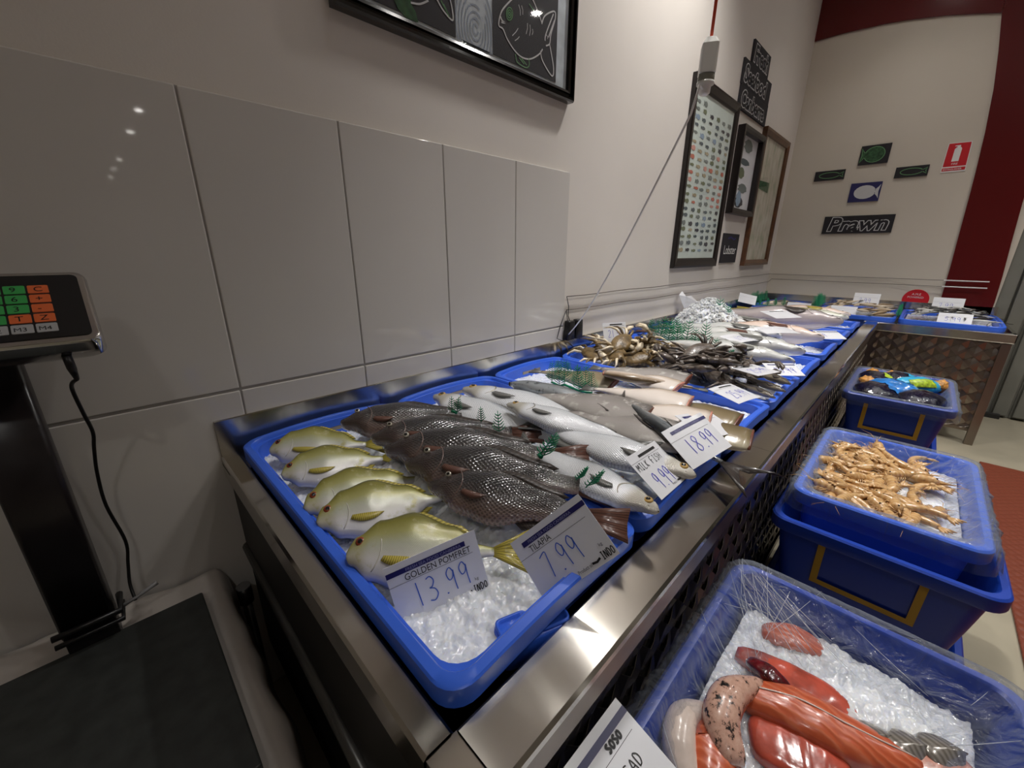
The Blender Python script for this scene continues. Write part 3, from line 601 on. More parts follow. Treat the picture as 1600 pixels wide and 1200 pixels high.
def fish(name, label, cat, kind, S0, T0, skin=None, fin=None, roll=.15, side=1, bend=0, lift=0, group=None, eye=True, pect=True, dors=True, seg=30, cut=None, droop=0, thick=1, tailk=1, fins=True):
    """S0 snout, T0 tail root in world space; side +1: back lies to the left of snout->tail"""
    k = FK[kind]; S0, T0 = Vector(S0), Vector(T0); L = (T0 - S0).length; d = (T0 - S0) / L
    ya = math.atan2(d.y, d.x); pi_ = math.asin(max(-1, min(1, d.z)))
    Rm = Matrix.Rotation(ya, 3, 'Z') @ Matrix.Rotation(-pi_, 3, 'Y') @ Matrix.Rotation(roll * side, 3, 'X')
    C0 = (S0 + T0) / 2 + Vector((0, 0, lift))
    r = root(name, label, cat, C0, Rm.to_euler(), group)
    def P(t, y, z): return ((t - .5) * L, side * y * L + side * bend * L * 4 * t * (1 - t), z * L * thick - droop * L * (2 * t - 1) ** 2)
    sk = skin or k['skin']; fn = fin or k['fin']; A = 22
    rings, uvs = [], []
    for i in range(seg + 1):
        t = (i / seg); t = t if k.get('cut') or cut else t ** 1.25
        tp, bt, w = interp(k['top'], t), interp(k['bot'], t), interp(k['w'], t)
        if i == 0 and not (k.get('cut') or cut): tp, bt, w = .006, .006, .006
        mid = (tp - bt) / 2; hh = (tp + bt) / 2; ring = []; uv = []
        for j in range(A):
            a = 2 * PI * j / A; ca, sa = math.cos(a), math.sin(a)
            q = abs(sa) ** .9 * (1 if sa > 0 else -1); z = w * (abs(ca) ** .8) * (1 if ca > 0 else -1)
            ring.append(P(t, mid + hh * q, z)); uv.append((t, .5 + .5 * sa))
        if side < 0: ring = ring[::-1]; uv = uv[::-1]
        rings.append(ring); uvs.append(uv)
    mb = MB(); mb.loft(rings[::-1], uvs=uvs[::-1]); o = mb.build('body', sk, r, True, False, True)
    c = cut or k.get('cut')
    if c:
        tp, bt, w = interp(k['top'], 0), interp(k['bot'], 0), interp(k['w'], 0); mb = MB(); rr = []
        for s, dx in ((1.04, .006), (1.03, -.012), (.7, -.016), (.3, -.008)):
            rr.append([P(dx, (tp - bt) / 2 + (tp + bt) / 2 * s * math.sin(2 * PI * j / 16) * (1 + .06 * math.sin(j * 5)), w * s * math.cos(2 * PI * j / 16)) for j in range(16)])
        mb.loft(rr); mb.build('cut_face', c, r, True, False)
    def sheet(name, pts, m, up=.002):
        # pts: list of (t,y,z) root row then tip row -> thin ribbed plate
        n = len(pts) // 2; V = [P(*p) for p in pts] + [(x, y, z - up) for x, y, z in [P(*p) for p in pts]]; F = []; N2 = 2 * n
        for i in range(n - 1):
            F.append((i, i + 1, n + i + 1, n + i)); F.append((N2 + i, N2 + n + i, N2 + n + i + 1, N2 + i + 1))
        loop = list(range(n)) + list(range(2 * n - 1, n - 1, -1))
        for a, b in zip(loop, loop[1:] + loop[:1]): F.append((a, N2 + a, N2 + b, b))
        uv = [(i / (n - 1), 0) for i in range(n)] + [(i / (n - 1), 1) for i in range(n)]
        return obj(name, V, F, m, r, uv + uv, None, True, False)
    # tail fin
    if tailk:
        h0 = (interp(k['top'], 1) + interp(k['bot'], 1)) / 2; tl = k['tail'] * tailk; n = 9; rt, tip = [], []
        for i in range(n):
            v = -1 + 2 * i / (n - 1); rt.append((.985, h0 * v * .9, 0)); tip.append((1 + tl * (1 - k['fork'] * .55 * (1 - abs(v) ** 1.2)), v * tl * .62 * (1 if k['fork'] > .5 else .75), .01 * math.sin(i * 2.1)))
        sheet('tail_fin', rt + tip, fn)
    if dors and fins:
        n = 10; rt, tip = [], []
        for i in range(n):
            t = .34 + .5 * i / (n - 1); y = interp(k['top'], t); rt.append((t, y * .96, 0)); tip.append((t + .04, y + .055 * (math.sin(PI * (i + 1.2) / (n + 1)) ** .6) * {'tilapia': .7, 'pomfret': .12}.get(kind, .5), 0))
        sheet('dorsal_fin', rt + tip, 'fin_dark' if kind == 'tilapia' else fn)
        rt, tip = [], []
        for i in range(7):
            t = .6 + .26 * i / 6; y = interp(k['bot'], t); rt.append((t, -y * .96, 0)); tip.append((t + .05, -y - (.015 if kind == 'pomfret' else .045) * math.sin(PI * (i + 1.2) / 8) ** .6, 0))
        sheet('anal_fin', rt + tip, 'fin_dark' if kind == 'tilapia' else fn)
    if pect and fins and not c:
        def sz(t, y):
            tp, bt, w = interp(k['top'], t), interp(k['bot'], t), interp(k['w'], t); v = min(.98, abs((y - (tp - bt) / 2) / ((tp + bt) / 2)) ** (1 / .9)); return w * (1 - v * v) ** .4
        rt, tip = [], []; pl_ = .24 if kind == 'pomfret' else .15; y0 = -.045 if kind == 'pomfret' else -.03
        for i in range(9):
            v = i / 8; t = .27 + pl_ * v; ya = y0 - .02 * v; yb = ya - (.06 if kind == 'pomfret' else .04) * (math.sin(PI * (.12 + .86 * v)) ** .7)
            rt.append((t, ya, sz(t, ya) + .010 + .004 * v)); tip.append((t - .015, yb, sz(t, yb) + .008 + .004 * v))
        sheet('pectoral_fin', rt + tip, fn, .0015)
    if not c:
        # gill cover edge
        w = interp(k['w'], .24); hh = min(interp(k['top'], .24), interp(k['bot'], .24)); pts = []
        for i in range(12):
            v = -1 + 2 * i / 11; pts.append(P(.245 - .045 * v * v, v * hh * .72, interp(k['w'], .24 - .045 * v * v) * (1 - .5 * (v * .72) ** 2) + .001))
        MB().tube(pts, [.0008] + [L * .0042] * 10 + [.0008], 5).build('gill_cover', sk if kind != 'milkfish' else 'eye_silver', r, True, False)
        mb = MB(); mb.tube([P(.0, -.004, .004), P(.03, -.012, interp(k['w'], .03) * .8), P(.055, -.022, interp(k['w'], .05) * .9)], [L * .003, L * .003, .0004], 5); mb.build('mouth', 'eye_black', r, True, False)
        if eye and k['eye']:
            t, y, e = k['eye']; w = interp(k['w'], t); 
            mb = MB(); mb.ball(P(t, y, w * .88), (e * L, e * L, e * L * .4), 12); ob = mb.build('eye', k['ring'], r, True, False)
            mb = MB(); mb.ball(P(t, y, w * .88 + e * .25), (e * L * .55, e * L * .55, e * L * .26), 10); mb.build('pupil', 'eye_black', ob, True, False)
    return r
Z = lambda px, py, z=.74: at(px, py, z)
# golden pomfret: five, shingled from the back of the tray to the front
pl = [((421, 703), (572, 694), .750, 'golden pomfret at the back left corner of the nearest tray, farthest of the five'),
      ((439, 742), (598, 716), .748, 'golden pomfret, second from the back of the pomfret row'),
      ((474, 793), (655, 748), .750, 'golden pomfret in the middle of the row, mostly covered by its nearer neighbour'),
      ((494, 815), (690, 778), .752, 'golden pomfret just behind the one under the price card'),
      ((541, 866), (772, 862), .758, 'golden pomfret nearest the camera, under the 13.99 price card')]
for s, t, z, lb in pl:
    fish('golden_pomfret', lb, 'fish', 'pomfret', Z(*s, z), Z(*t, z - .006), roll=.5, thick=1.15, seg=34)
# tilapia
tl = [((532, 665), (735, 655), .762, 'dark tilapia with its head in the back corner, farthest of the five'),
      ((580, 688), (800, 680), .764, 'dark tilapia second from the back of the tilapia row'),
      ((601, 706), (862, 716), .768, 'dark tilapia in the middle of the tilapia row'),
      ((634, 728), (905, 765), .772, 'dark tilapia just behind the nearest big one'),
      ((670, 762), (918, 812), .778, 'big scaly tilapia nearest the camera, under the 7.99 price card')]
for i, (s, t, z, lb) in enumerate(tl):
    fish('tilapia', lb, 'fish', 'tilapia', Z(*s, z), Z(*t, z - .006), roll=.5, seg=34, lift=.006, thick=1.3, tailk=1.15)
# milkfish
fish('milkfish', 'silver milkfish with its head near the back left of the second tray', 'fish', 'milkfish', Z(678, 619, .772), Z(868, 690, .75), roll=.2, seg=34)
fish('milkfish', 'silver milkfish behind, its head by the grip of the second tray', 'fish', 'milkfish', Z(723, 608, .768), Z(960, 668, .748), roll=.1, seg=34)
fish('milkfish', 'silver milkfish on top with a big round eye, head in the middle of the tray', 'fish', 'milkfish', Z(792, 632, .80), Z(985, 690, .778), roll=.1, seg=34)
fish('milkfish', 'silver milkfish with its head at the front rim, right of the 9.99 card', 'fish', 'milkfish', Z(1088, 744, .775), Z(850, 668, .775), roll=.15, side=-1, seg=34)
fish('milkfish', 'silver milkfish nearest the tilapia, its front half under the 9.99 card', 'fish', 'milkfish', Z(1030, 800, .775), Z(828, 700, .765), roll=.1, side=-1, seg=34)
# mackerel
fish('mackerel', 'dark grey headless mackerel with a raised fin at the back of the second tray', 'fish', 'mackerel', Z(798, 600, .785), Z(985, 642, .765), roll=.1, cut='fin_dark', thick=1.3)
fish('mackerel', 'mottled blue-grey mackerel beside the silver milkfish', 'fish', 'mackerel', Z(905, 622, .785), Z(1050, 700, .765), roll=.1, thick=1.2)
fish('mackerel', 'blue-grey mackerel beneath the 18.99 card, its head to the back', 'fish', 'mackerel', Z(948, 628, .765), Z(1128, 722, .757), roll=.1, thick=1.2, tailk=1.1)
fish('mackerel', 'grey mackerel whose forked tail stands up at the middle of the tray', 'fish', 'mackerel', Z(1075, 700, .79), Z(975, 626, .80), roll=.05, thick=1.2, tailk=1.25)
# headless pale fish
jl = [((1008, 655), (-.03, .36), 'skin_jacket', .785, 'long grey headless fish with a brown cut end, in the middle of the third tray'),
      ((1078, 690), (-.05, .34), 'skin_jacket', .778, 'grey headless fish just behind the 18.99 card'),
      ((958, 600), (-.02, .28), 'skin_olive', .772, 'olive headless fish by the plastic grass at the back'),
      ((946, 583), (.10, -.24), 'skin_white', .80, 'cream white headless fish, farthest back in the third tray'),
      ((1072, 596), (-.02, .30), 'skin_jacket', .775, 'grey headless fish lying along the tray rim next to the crabs'),
      ((1058, 606), (.02, .24), 'skin_white', .79, 'white-bellied headless fish with an upright brown fin'),
      ((1075, 632), (-.03, .26), 'skin_white', .80, 'white headless fish with a pink cut edge, in the middle of the third tray'),
      ((1108, 658), (-.06, .24), 'skin_white', .797, 'round white headless fish just behind the two stacked cards'),
      ((1150, 662), (.0, .28), 'skin_olive', .778, 'olive brown headless fish by the rim next to the crabs'),
      ((1172, 690), (-.05, .27), 'skin_olive', .772, 'olive brown headless fish at the front rim under the card')]
for s, dv, sk, z, lb in jl:
    p = Z(*s, z); fish('headless_fish', lb, 'fish', 'jacket', p, p + Vector((dv[0], dv[1], -.015)), skin=sk, roll=.2, side=-1, cut='brown_cut' if sk != 'skin_white' else 'pink_flesh', dors=sk != 'skin_white', seg=22, thick=1.1, tailk=.8)
# silver fish, trays five to eight
def tf(name, lb, S0, T0, sk='skin_salmon', th=1.3, fin=None, sd=-1, kind='salmon', **kw): return fish(name, lb, 'fish', kind, S0, T0, side=sd, roll=.12, skin=sk, thick=th, fin=fin, **kw)
tf('silver_fish', 'long silver fish along the near rim of the fifth tray, under a card', (1.775, .275, .785), (1.79, .80, .775))
tf('silver_fish', 'silver fish with its nose at the front corner of the fifth tray', (1.92, .272, .80), (1.90, .84, .785))
tf('silver_fish', 'silver fish with a brown fin behind the one at the front corner', (2.03, .36, .80), (2.02, .93, .78), fin='fin_brown')
tf('silver_fish', 'silver fish between the pink-headed and the dark-headed fish', (2.47, .44, .80), (2.46, .97, .78))
tf('pink_headed_fish', 'silver fish with a pale pink head and gaping gills, nose towards the rail', (2.34, .272, .795), (2.33, .84, .78), 'skin_pink', 1.4, 'fin_brown')
tf('silver_fish', 'silver fish partly under the draped card, left of the pink-headed fish', (2.24, .42, .795), (2.23, .95, .775))
tf('dark_headed_fish', 'very big grey fish with a dark pointed head beside the ice heap', (2.80, .262, .82), (2.74, .93, .80), 'skin_grey', 1.5, 'fin_dark')
tf('dark_grey_fish', 'dark grey fish lying under the striped card by the ice heap', (2.95, .40, .80), (2.93, .98, .79), 'skin_dark', 1.1, 'fin_dark')
tf('pale_green_fish', 'pale green fish along the near rim of the last tray before the corner', (3.17, .275, .80), (3.17, .86, .785), 'skin_greygreen', 1.1, 'fin_yellow')
tf('pale_green_fish', 'pale green fish with a pink back, nearest the corner', (3.34, .285, .80), (3.33, .86, .785), 'skin_pink', 1.1, 'fin_yellow')
# corner counter fish
cx0 = FE + .1
fish('brown_fish', 'broad pale brown fish at the left of the corner counter', 'fish', 'salmon', (cx0 + .1, .93, .765), (cx0 + .36, .66, .76), skin='skin_small', thick=1.2, roll=.1)
fish('striped_fish', 'dark fish with a white belly at the right of the first corner tray', 'fish', 'salmon', (cx0 + .06, .60, .77), (cx0 + .4, .64, .77), side=-1, skin='skin_dark', bend=.1, roll=.1)
fish('striped_fish', 'dark fish with a white belly curled in front of the first corner tray', 'fish', 'salmon', (cx0 + .05, .66, .785), (cx0 + .24, .78, .775), skin='skin_dark', bend=.12, roll=.1)
rnd = random.Random(8)
p1 = fish('small_tan_fish', 'small tan fish in the heap in the middle corner tray', 'fish', 'salmon', (cx0 + .1, .4, .75), (cx0 + .25, .36, .75), skin='skin_small', seg=10, group='small tan fish in the middle corner tray', fins=False)
p2 = fish('sardine', 'small dark-backed silver sardine in the heap at the right end of the corner counter', 'fish', 'mackerel', (cx0 + .1, -.2, .75), (cx0 + .24, -.22, .75), skin='skin_sardine', seg=10, group='sardines in the right corner tray', fins=False)
for q, (pr, ya, yb, n) in enumerate(((p1, .48, .14, 40), (p2, .0, -.35, 60))):
    for i in range(n):
        x = cx0 + rnd.uniform(.03, .5); y = rnd.uniform(yb, ya); h = .752 + .05 * max(0, 1 - ((x - cx0 - .28) / .3) ** 2 - ((y - (ya + yb) / 2) / .22) ** 2) + rnd.uniform(0, .018)
        loc = (x, y, h); rot = (rnd.uniform(-.3, .3), rnd.uniform(-.15, .15), rnd.choice((-.6, 2.4)) + rnd.uniform(-.7, .7))
        if i == 0: pr.location = loc; pr.rotation_euler = rot
        else: dup(pr, loc, rot, rnd.uniform(.85, 1.1))
# ------------------------------------------------------------------ crabs
def crab(name, label, loc, rot, shell, claw, group):
    r = root(name, label, 'crab', loc, rot, group); rn = random.Random(3)
    def sp(p):
        a = math.atan2(p.y, p.x); k = 1 + (.05 * math.sin(a * 22) if math.sin(a) > .1 else 0) + .22 * max(0, abs(math.cos(a)) - .9) * 10 * .5
        return Vector((p.x * k, p.y * k, p.z * (1.15 if p.z > 0 else .7)))
    mb = MB(); mb.ball((0, 0, 0), (.062, .04, .017), 28, f=sp); mb.build('carapace', shell, r, True, False)
    mb = MB(); mb.ball((0, -.004, -.008), (.045, .032, .012), 14); mb.build('underside', claw, r, True, False)
    for s in (-1, 1):
        MB().tube([(s * .04, .025, 0), (s * .062, .055, .002), (s * .05, .08, .004)], [.008, .009, .007], 8).build('claw_arm', shell, r, True, False)
        mb = MB(); mb.tube([(s * .052, .075, .004), (s * .04, .10, .006), (s * .022, .118, .006), (s * .004, .122, .004)], [.008, .014, .009, .002], 8)
        mb.build('claw', claw, r, True, False)
        MB().tube([(s * .034, .098, .012), (s * .018, .106, .014), (s * .004, .112, .008)], [.006, .005, .0015], 6).build('claw_finger', claw, r, True, False)
        for i in range(4):
            a = -.15 - .42 * i; L = .075
            p0 = Vector((s * .045, .008 - .011 * i, -.002)); dd = Vector((s * math.cos(a), math.sin(a), 0)); dn = Vector((s * math.cos(a - .5), math.sin(a - .5), 0))
            MB().tube([p0, p0 + dd * L * .45 + Vector((0, 0, .012)), p0 + dd * L * .8 + Vector((0, 0, .004)), p0 + dd * L * .8 + dn * L * .4 + Vector((0, 0, -.012))], [.0055, .0062, .0042, .001], 6).build('leg', claw if i % 2 else shell, r, True, False)
        MB().ball((s * .012, .040, .006), .0028, 6).build('eye', 'eye_black', r, True, False)
    return r
c1 = crab('brown_crab', 'brown-shelled crab with cream legs in the heap at the back of the fourth tray', (0, 0, 0), None, 'crab_brown', 'crab_cream', 'brown crabs in the fourth tray')
c2 = crab('dark_crab', 'dark wet crab in the heap at the front of the fourth tray', (0, 0, 0), None, 'crab_dark', 'crab_dark', 'dark crabs in the fourth tray')
rnd = random.Random(12)
bs = [(1.42, .93, .76), (1.50, .90, .775), (1.60, .92, .765), (1.44, .84, .77), (1.54, .80, .785), (1.63, .83, .77), (1.46, .75, .765), (1.56, .71, .77), (1.50, .84, .81), (1.59, .75, .80), (1.64, .72, .76)]
for i, (x, y, z) in enumerate(bs):
    rot = (rnd.uniform(-.5, .9), rnd.uniform(-.4, .4), rnd.uniform(0, 6.28))
    if i == 0: c1.location = (x, y, z); c1.rotation_euler = rot
    else: dup(c1, (x, y, z), rot)
ds = [(1.42, .58, .765), (1.52, .60, .78), (1.62, .57, .77), (1.44, .50, .78), (1.54, .50, .795), (1.63, .48, .775), (1.42, .42, .765), (1.52, .41, .785), (1.60, .40, .77), (1.57, .55, .81), (1.48, .47, .805)]
for i, (x, y, z) in enumerate(ds):
    rot = (rnd.uniform(-.5, .7), rnd.uniform(-.4, .4), rnd.uniform(0, 6.28))
    if i == 0: c2.location = (x, y, z); c2.rotation_euler = rot
    else: dup(c2, (x, y, z), rot)
for i, (s, t, lb) in enumerate((((1212, 622), (1150, 596), 'dark flathead fish at the near rim of the fourth tray, beside the crabs'), ((1228, 612), (1165, 590), 'dark fish under the card at the front of the fourth tray'), ((1236, 600), (1180, 580), 'dark fish at the far front corner of the fourth tray'))):
    fish('dark_fish', lb, 'fish', 'salmon', Z(*s, .765 + .008 * i), Z(*t, .77), side=-1, skin='skin_dark', fin='fin_dark', roll=.1)
# ------------------------------------------------------------------ plastic grass
def sprigs(bases, h, label, lean=(0, 0), seed=1, dirx=(1, 0, 0)):
    """a strip of upright plastic fern fronds joined by a base band"""
    rn = random.Random(seed); r = root('grass_divider', label, 'plastic grass', Vector(bases[0]), group=None)
    mb = MB(); 
    if len(bases) > 1: mb.tube([Vector(b) + Vector((0, 0, .002)) for b in bases], .004, 6); mb.build('base_strip', 'grass', r, True)
    for b in bases:
        b = Vector(b); mb = MB(); hh = h * rn.uniform(.85, 1.1); tk = .55 if (b.x < 1.15) else 1; ln = Vector((lean[0] + rn.uniform(-.12, .12), lean[1] + rn.uniform(-.12, .12), 1)).normalized()
        dx = Vector(dirx); dx = (dx + Vector((rn.uniform(-.3, .3), rn.uniform(-.3, .3), 0))).normalized(); top = b + ln * hh
        mb.tube([b, b + ln * hh * .5, top], [.0022 * tk, .0019 * tk, .0008], 5)
        n = 9 if h > .065 else 6
        for i in range(n):
            t = .12 + .8 * i / n; p = b + ln * hh * t; l = hh * .30 * (1 - t * .75)
            for s in (-1, 1):
                mb.tube([p, p + dx * s * l * .6 + ln * l * .35, p + dx * s * l + ln * l * .85], [.0019 * tk, .0023 * tk, .0006], 4)
        mb.build('frond', 'grass', r, True)
    return r
DX = (.72, -.69, 0)
sprigs([Z(862 + 12 * i, 598 + 6 * i, .75) for i in range(2)] + [Z(882, 602, .752), Z(905, 612, .752), Z(925, 615, .755)], .085, 'row of green plastic grass on the left rim of the third tray', dirx=DX)
sprigs([Z(872 + 14 * i, 590 + 6 * i, .75) for i in range(4)], .075, 'shorter row of green plastic grass behind the first one in the third tray', dirx=DX, seed=4)
sprigs([Z(1028 + 14 * i, 540 + 2.2 * i, .75) for i in range(6)], .13, 'row of green plastic grass at the left end of the fifth tray', dirx=DX, seed=2)
sprigs([Z(1018 + 10 * i, 528 + 1.2 * i, .75) for i in range(6)], .11, 'row of green plastic grass at the back corner of the fifth tray', dirx=DX, seed=7)
sprigs([Z(1096 + 13 * i, 513 + 1.4 * i, .76) for i in range(4)], .17, 'row of green plastic grass in front of the ice heap', dirx=DX, seed=3)
sprigs([Z(1076 + 9 * i, 548 + 3 * i, .75) for i in range(4)], .05, 'low green plastic grass tuft at the near rim of the fifth tray', dirx=DX, seed=5)
sprigs([Z(1106, 562, .76)], .09, 'single green plastic sprig above the dark crabs, left one', dirx=DX, seed=6, lean=(.1, -.2))
sprigs([Z(1126, 568, .76)], .08, 'single green plastic sprig above the dark crabs, right one', dirx=DX, seed=8, lean=(.4, -.4))
sprigs([Z(706, 644, .79), Z(714, 646, .79)], .045, 'small plastic sprig by the gill of the back milkfish', dirx=DX, seed=9)
sprigs([Z(752, 660, .79)], .04, 'small plastic sprig on the tail of the farthest tilapia', dirx=DX, seed=10)
sprigs([Z(780, 678, .79)], .055, 'small upright plastic sprig between the tilapia and the milkfish', dirx=DX, seed=11)
sprigs([Z(842, 712, .80), Z(846, 716, .80)], .06, 'plastic sprig leaning right between the tilapia tails and the milkfish', dirx=DX, seed=12, lean=(.5, -.5))
sprigs([Z(900, 750, .80)], .035, 'plastic sprig above the 7.99 card, left of two', dirx=DX, seed=13, lean=(.6, -.5))
sprigs([Z(915, 762, .80)], .05, 'plastic sprig above the 7.99 card, right of two', dirx=DX, seed=14, lean=(.6, -.6))
sprigs([Z(1175 + 12 * i, 476 + .5 * i, .76) for i in range(5)], .07, 'low green plastic grass behind the ice heap near the corner', dirx=DX, seed=15)
sprigs([(FE + .12 + .05 * i, 1.0 - .004 * i, .76) for i in range(7)], .1, 'green plastic grass at the left edge of the first corner tray', dirx=DX, seed=16)
sprigs([(FE + .12 + .05 * i, .555, .76) for i in range(7)], .11, 'green plastic grass between the first and second corner trays', dirx=DX, seed=17)
sprigs([(FE + .12 + .05 * i, .08, .755) for i in range(7)], .07, 'bluish plastic grass between the second and third corner trays', dirx=DX, seed=18)
# ------------------------------------------------------------------ price cards
GL = {'0': [[(.5, 1), (.15, .8), (.1, .3), (.4, 0), (.8, .2), (.85, .7), (.5, 1)]], '1': [[(.45, 1), (.55, 0)]], '2': [[(.1, .8), (.4, 1), (.8, .8), (.6, .45), (.1, 0), (.9, .02)]],
      '3': [[(.15, .95), (.5, 1), (.75, .8), (.55, .58), (.3, .55), (.7, .45), (.85, .2), (.5, 0), (.1, .06)]], '5': [[(.8, 1), (.3, 1), (.2, .6), (.6, .62), (.85, .35), (.55, 0), (.1, .08)]],
      '7': [[(.1, .88), (.8, 1), (.75, .7), (.5, 0)]], '8': [[(.5, .55), (.15, .8), (.5, 1), (.82, .8), (.5, .52), (.12, .22), (.45, 0), (.85, .2), (.5, .55)]],
      '9': [[(.75, .8), (.5, 1), (.15, .8), (.3, .5), (.65, .58), (.78, .85), (.75, .4), (.8, 0)]], '.': [[(.45, .04), (.5, .0), (.55, .04)]],
      'I': [[(.2, 1), (.8, 1)], [(.5, 1), (.5, 0)], [(.2, 0), (.8, 0)]], 'N': [[(.1, 0), (.15, 1), (.8, 0), (.85, 1)]], 'D': [[(.15, 0), (.15, 1), (.7, .85), (.85, .45), (.6, .08), (.15, 0)]], 'O': [[(.5, 1), (.12, .6), (.3, .05), (.8, .2), (.85, .75), (.5, 1)]],
      'M': [[(.05, 0), (.15, 1), (.5, .4), (.85, 1), (.95, 0)]], 'L': [[(.2, 1), (.15, 0), (.8, .02)]], 'K': [[(.15, 1), (.15, 0)], [(.8, 1), (.2, .45), (.85, 0)]], 'F': [[(.8, 1), (.2, 1), (.18, 0)], [(.2, .55), (.65, .55)]],
      'S': [[(.8, .9), (.45, 1), (.15, .78), (.5, .52), (.82, .28), (.5, 0), (.12, .1)]], 'H': [[(.15, 1), (.15, 0)], [(.85, 1), (.85, 0)], [(.15, .5), (.85, .5)]], 'A': [[(.05, 0), (.5, 1), (.9, 0)], [(.2, .38), (.75, .38)]],
      'E': [[(.8, 1), (.2, 1), (.18, 0), (.82, 0)], [(.2, .52), (.65, .52)]], '-': [[(.1, .5), (.9, .5)]], ' ': []}
def smooth2(P, n=5):
    if len(P) < 3: return P
    out = []
    for i in range(len(P) - 1):
        p0, p1, p2, p3 = P[max(i - 1, 0)], P[i], P[i + 1], P[min(i + 2, len(P) - 1)]
        for k in range(n):
            t = k / n; out.append(tuple(.5 * (2 * p1[a] + (p2[a] - p0[a]) * t + (2 * p0[a] - 5 * p1[a] + 4 * p2[a] - p3[a]) * t * t + (3 * p1[a] - p0[a] - 3 * p2[a] + p3[a]) * t ** 3) for a in range(2)))
    return out + [P[-1]]
def write(mb, s, x, y, w, h, f, pen, sp=1.0, m=0, hh=.0007):
    for i, ch in enumerate(s):
        for st in GL.get(ch, []): mb.ribbon(smooth2([(x + q[0] * w * .85, y + q[1] * h) for q in st]), pen, f, m, hh)
        x += w * sp * (.5 if ch == '.' else 1)
def card(label, loc, R3, title=None, price=None, ink='ink_blue', w=.126, h=.09, bar='navy', hand=None, origin=True, curl=.0, tx=.02, header=True, group=None):
    rt = root('price_card', label, 'price card', loc, R3.to_euler(), group)
    def f(u, v, k): return (u, v, k - curl * ((u / w * 2) ** 2))
    mb = MB(); n = 8
    mb.loft([[f(-w / 2 + w * i / n, -h / 2, 0), f(-w / 2 + w * i / n, h / 2, 0), f(-w / 2 + w * i / n, h / 2, -.0008), f(-w / 2 + w * i / n, -h / 2, -.0008)] for i in range(n + 1)])
    mb.build('card_sheet', 'card', rt, False, False)
    def strip(name, x0, x1, y0, y1, m, k=.0005):
        q = MB(); c = 6
        for i in range(c):
            a, b = x0 + (x1 - x0) * i / c, x0 + (x1 - x0) * (i + 1) / c; q.quad(f(a, y0, k), f(b, y0, k), f(b, y1, k), f(a, y1, k))
        return q.build(name, m, rt, False, False)
    if bar == 'navy':
        strip('header_bar', -w * .5 if tx < .01 else -w * .38, w * .5 if tx > .01 else w * .36, h * .32, h * .40, 'navy')
        if header:
            q = MB(); add_text(q, 'FRESH SEA FOOD CANBERRA', h * .065, f, -w * .3, h * .336, .0008); q.build('header_text', 'soft_text', rt, False, False)
    elif bar == 'black': strip('header_bar', -w * .2, w * .34, h * .36, h * .42, 'ink_black')
    strip('rule', -w * .5, w * .42, h * (.31 if bar == 'black' else .175), h * (.316 if bar == 'black' else .181), 'ink_grey')
    if title:
        q = MB(); add_text(q, title, h * .14, f, -w * .33 + tx * 0, h * .2, .0007, sx=.85); q.build('title', 'ink_black', rt, False, False)
    if hand:
        q = MB(); write(q, hand, -w * .44, h * .12, w * .085, h * .15, f, .0012); q.build('handwritten_name', 'ink_black', rt, False, False)
    if price:
        q = MB(); write(q, price, -w * .30, -h * (.38 if hand else .27), w * .145, h * (.36 if hand else .38), f, .0015); q.build('price', ink, rt, False, False)
    if origin:
        q = MB(); add_text(q, 'Product of', h * .075, f, w * .0, -h * .44, .0007, sx=.8); add_text(q, 'kg', h * .07, f, w * .36, -h * .27, .0007); q.build('small_print', 'ink_grey', rt, False, False)
        q = MB(); q.ribbon([(w * .19, -h * .41), (w * .25, -h * .425), (w * .30, -h * .40)], .003, f, 0, .0008); write(q, 'INDO', w * .32, -h * .45, w * .042, h * .11, f, .0013); q.build('origin_note', 'ink_black', rt, False, False)
    return rt
def M3(rows): return Matrix(rows)
K = .85
def pc(v): return Vector((v[0] * K, v[1] * K, v[2] * K + CZ))
card('white card reading 13.99, standing in ice over the nearest golden pomfret', pc((.286, .443, -.496)), M3([[.93, -.05, -.36], [-.33, .3, -.89], [.15, .95, .27]]), 'GOLDEN POMFRET', '13.99', tx=.0)
card('white card reading 7.99, leaning at the front rim of the nearest tray', pc((.482 * .91, .35 * .91, -.498 * .91)), M3([[.50, .01, -.86], [-.54, .78, -.31], [.68, .62, .40]]), 'TILAPIA', '7.99')
card('hand lettered white card reading 9.99, on the front rim of the second tray', pc((.778, .322, -.463)) + Vector((0, 0, .015)), M3([[.99, .01, .09], [.04, .84, -.54], [-.08, .55, .83]]), None, '9.99', 'ink_violet', bar='black', hand='MILK FISH')
card('curved white card reading 18.99 in violet pen, right of the 9.99 card', pc((.978 * .95, .314 * .95, -.452 * .95)) + Vector((0, 0, .01)), M3([[.97, .12, -.23], [-.22, .83, -.51], [.13, .55, .83]]), None, '18.99', 'ink_violet', origin=False, curl=.004, header=True)
card('white card with red price partly hidden behind the 18.99 card', at(1105, 662, .795), Euler((.25, .1, -.25)).to_matrix(), None, '59', 'ink_red', origin=False)
card('white curved card on the olive headless fish at the front of the third tray', pc((1.442, .361, -.494)) + Vector((-.03, 0, .05)), M3([[.98, .17, .03], [-.17, .97, -.19], [-.06, .18, .98]]), None, '25.99', 'ink_violet', bar='black', origin=False, curl=.003)
card('small white card reading 21.99, standing upright behind the brown crabs', Vector((1.60, .935, .83)), Euler((1.25, 0, -.45)).to_matrix(), None, '21.99', 'ink_violet', w=.12, h=.085, bar='black', origin=False)
card('white card lying on the dark crabs in the fourth tray', pc((1.694, .38, -.444)) + Vector((0, 0, .02)), M3([[.96, .26, .04], [-.26, .96, -.05], [-.04, .04, 1]]), None, '25.99', 'ink_violet', bar='black', origin=False)
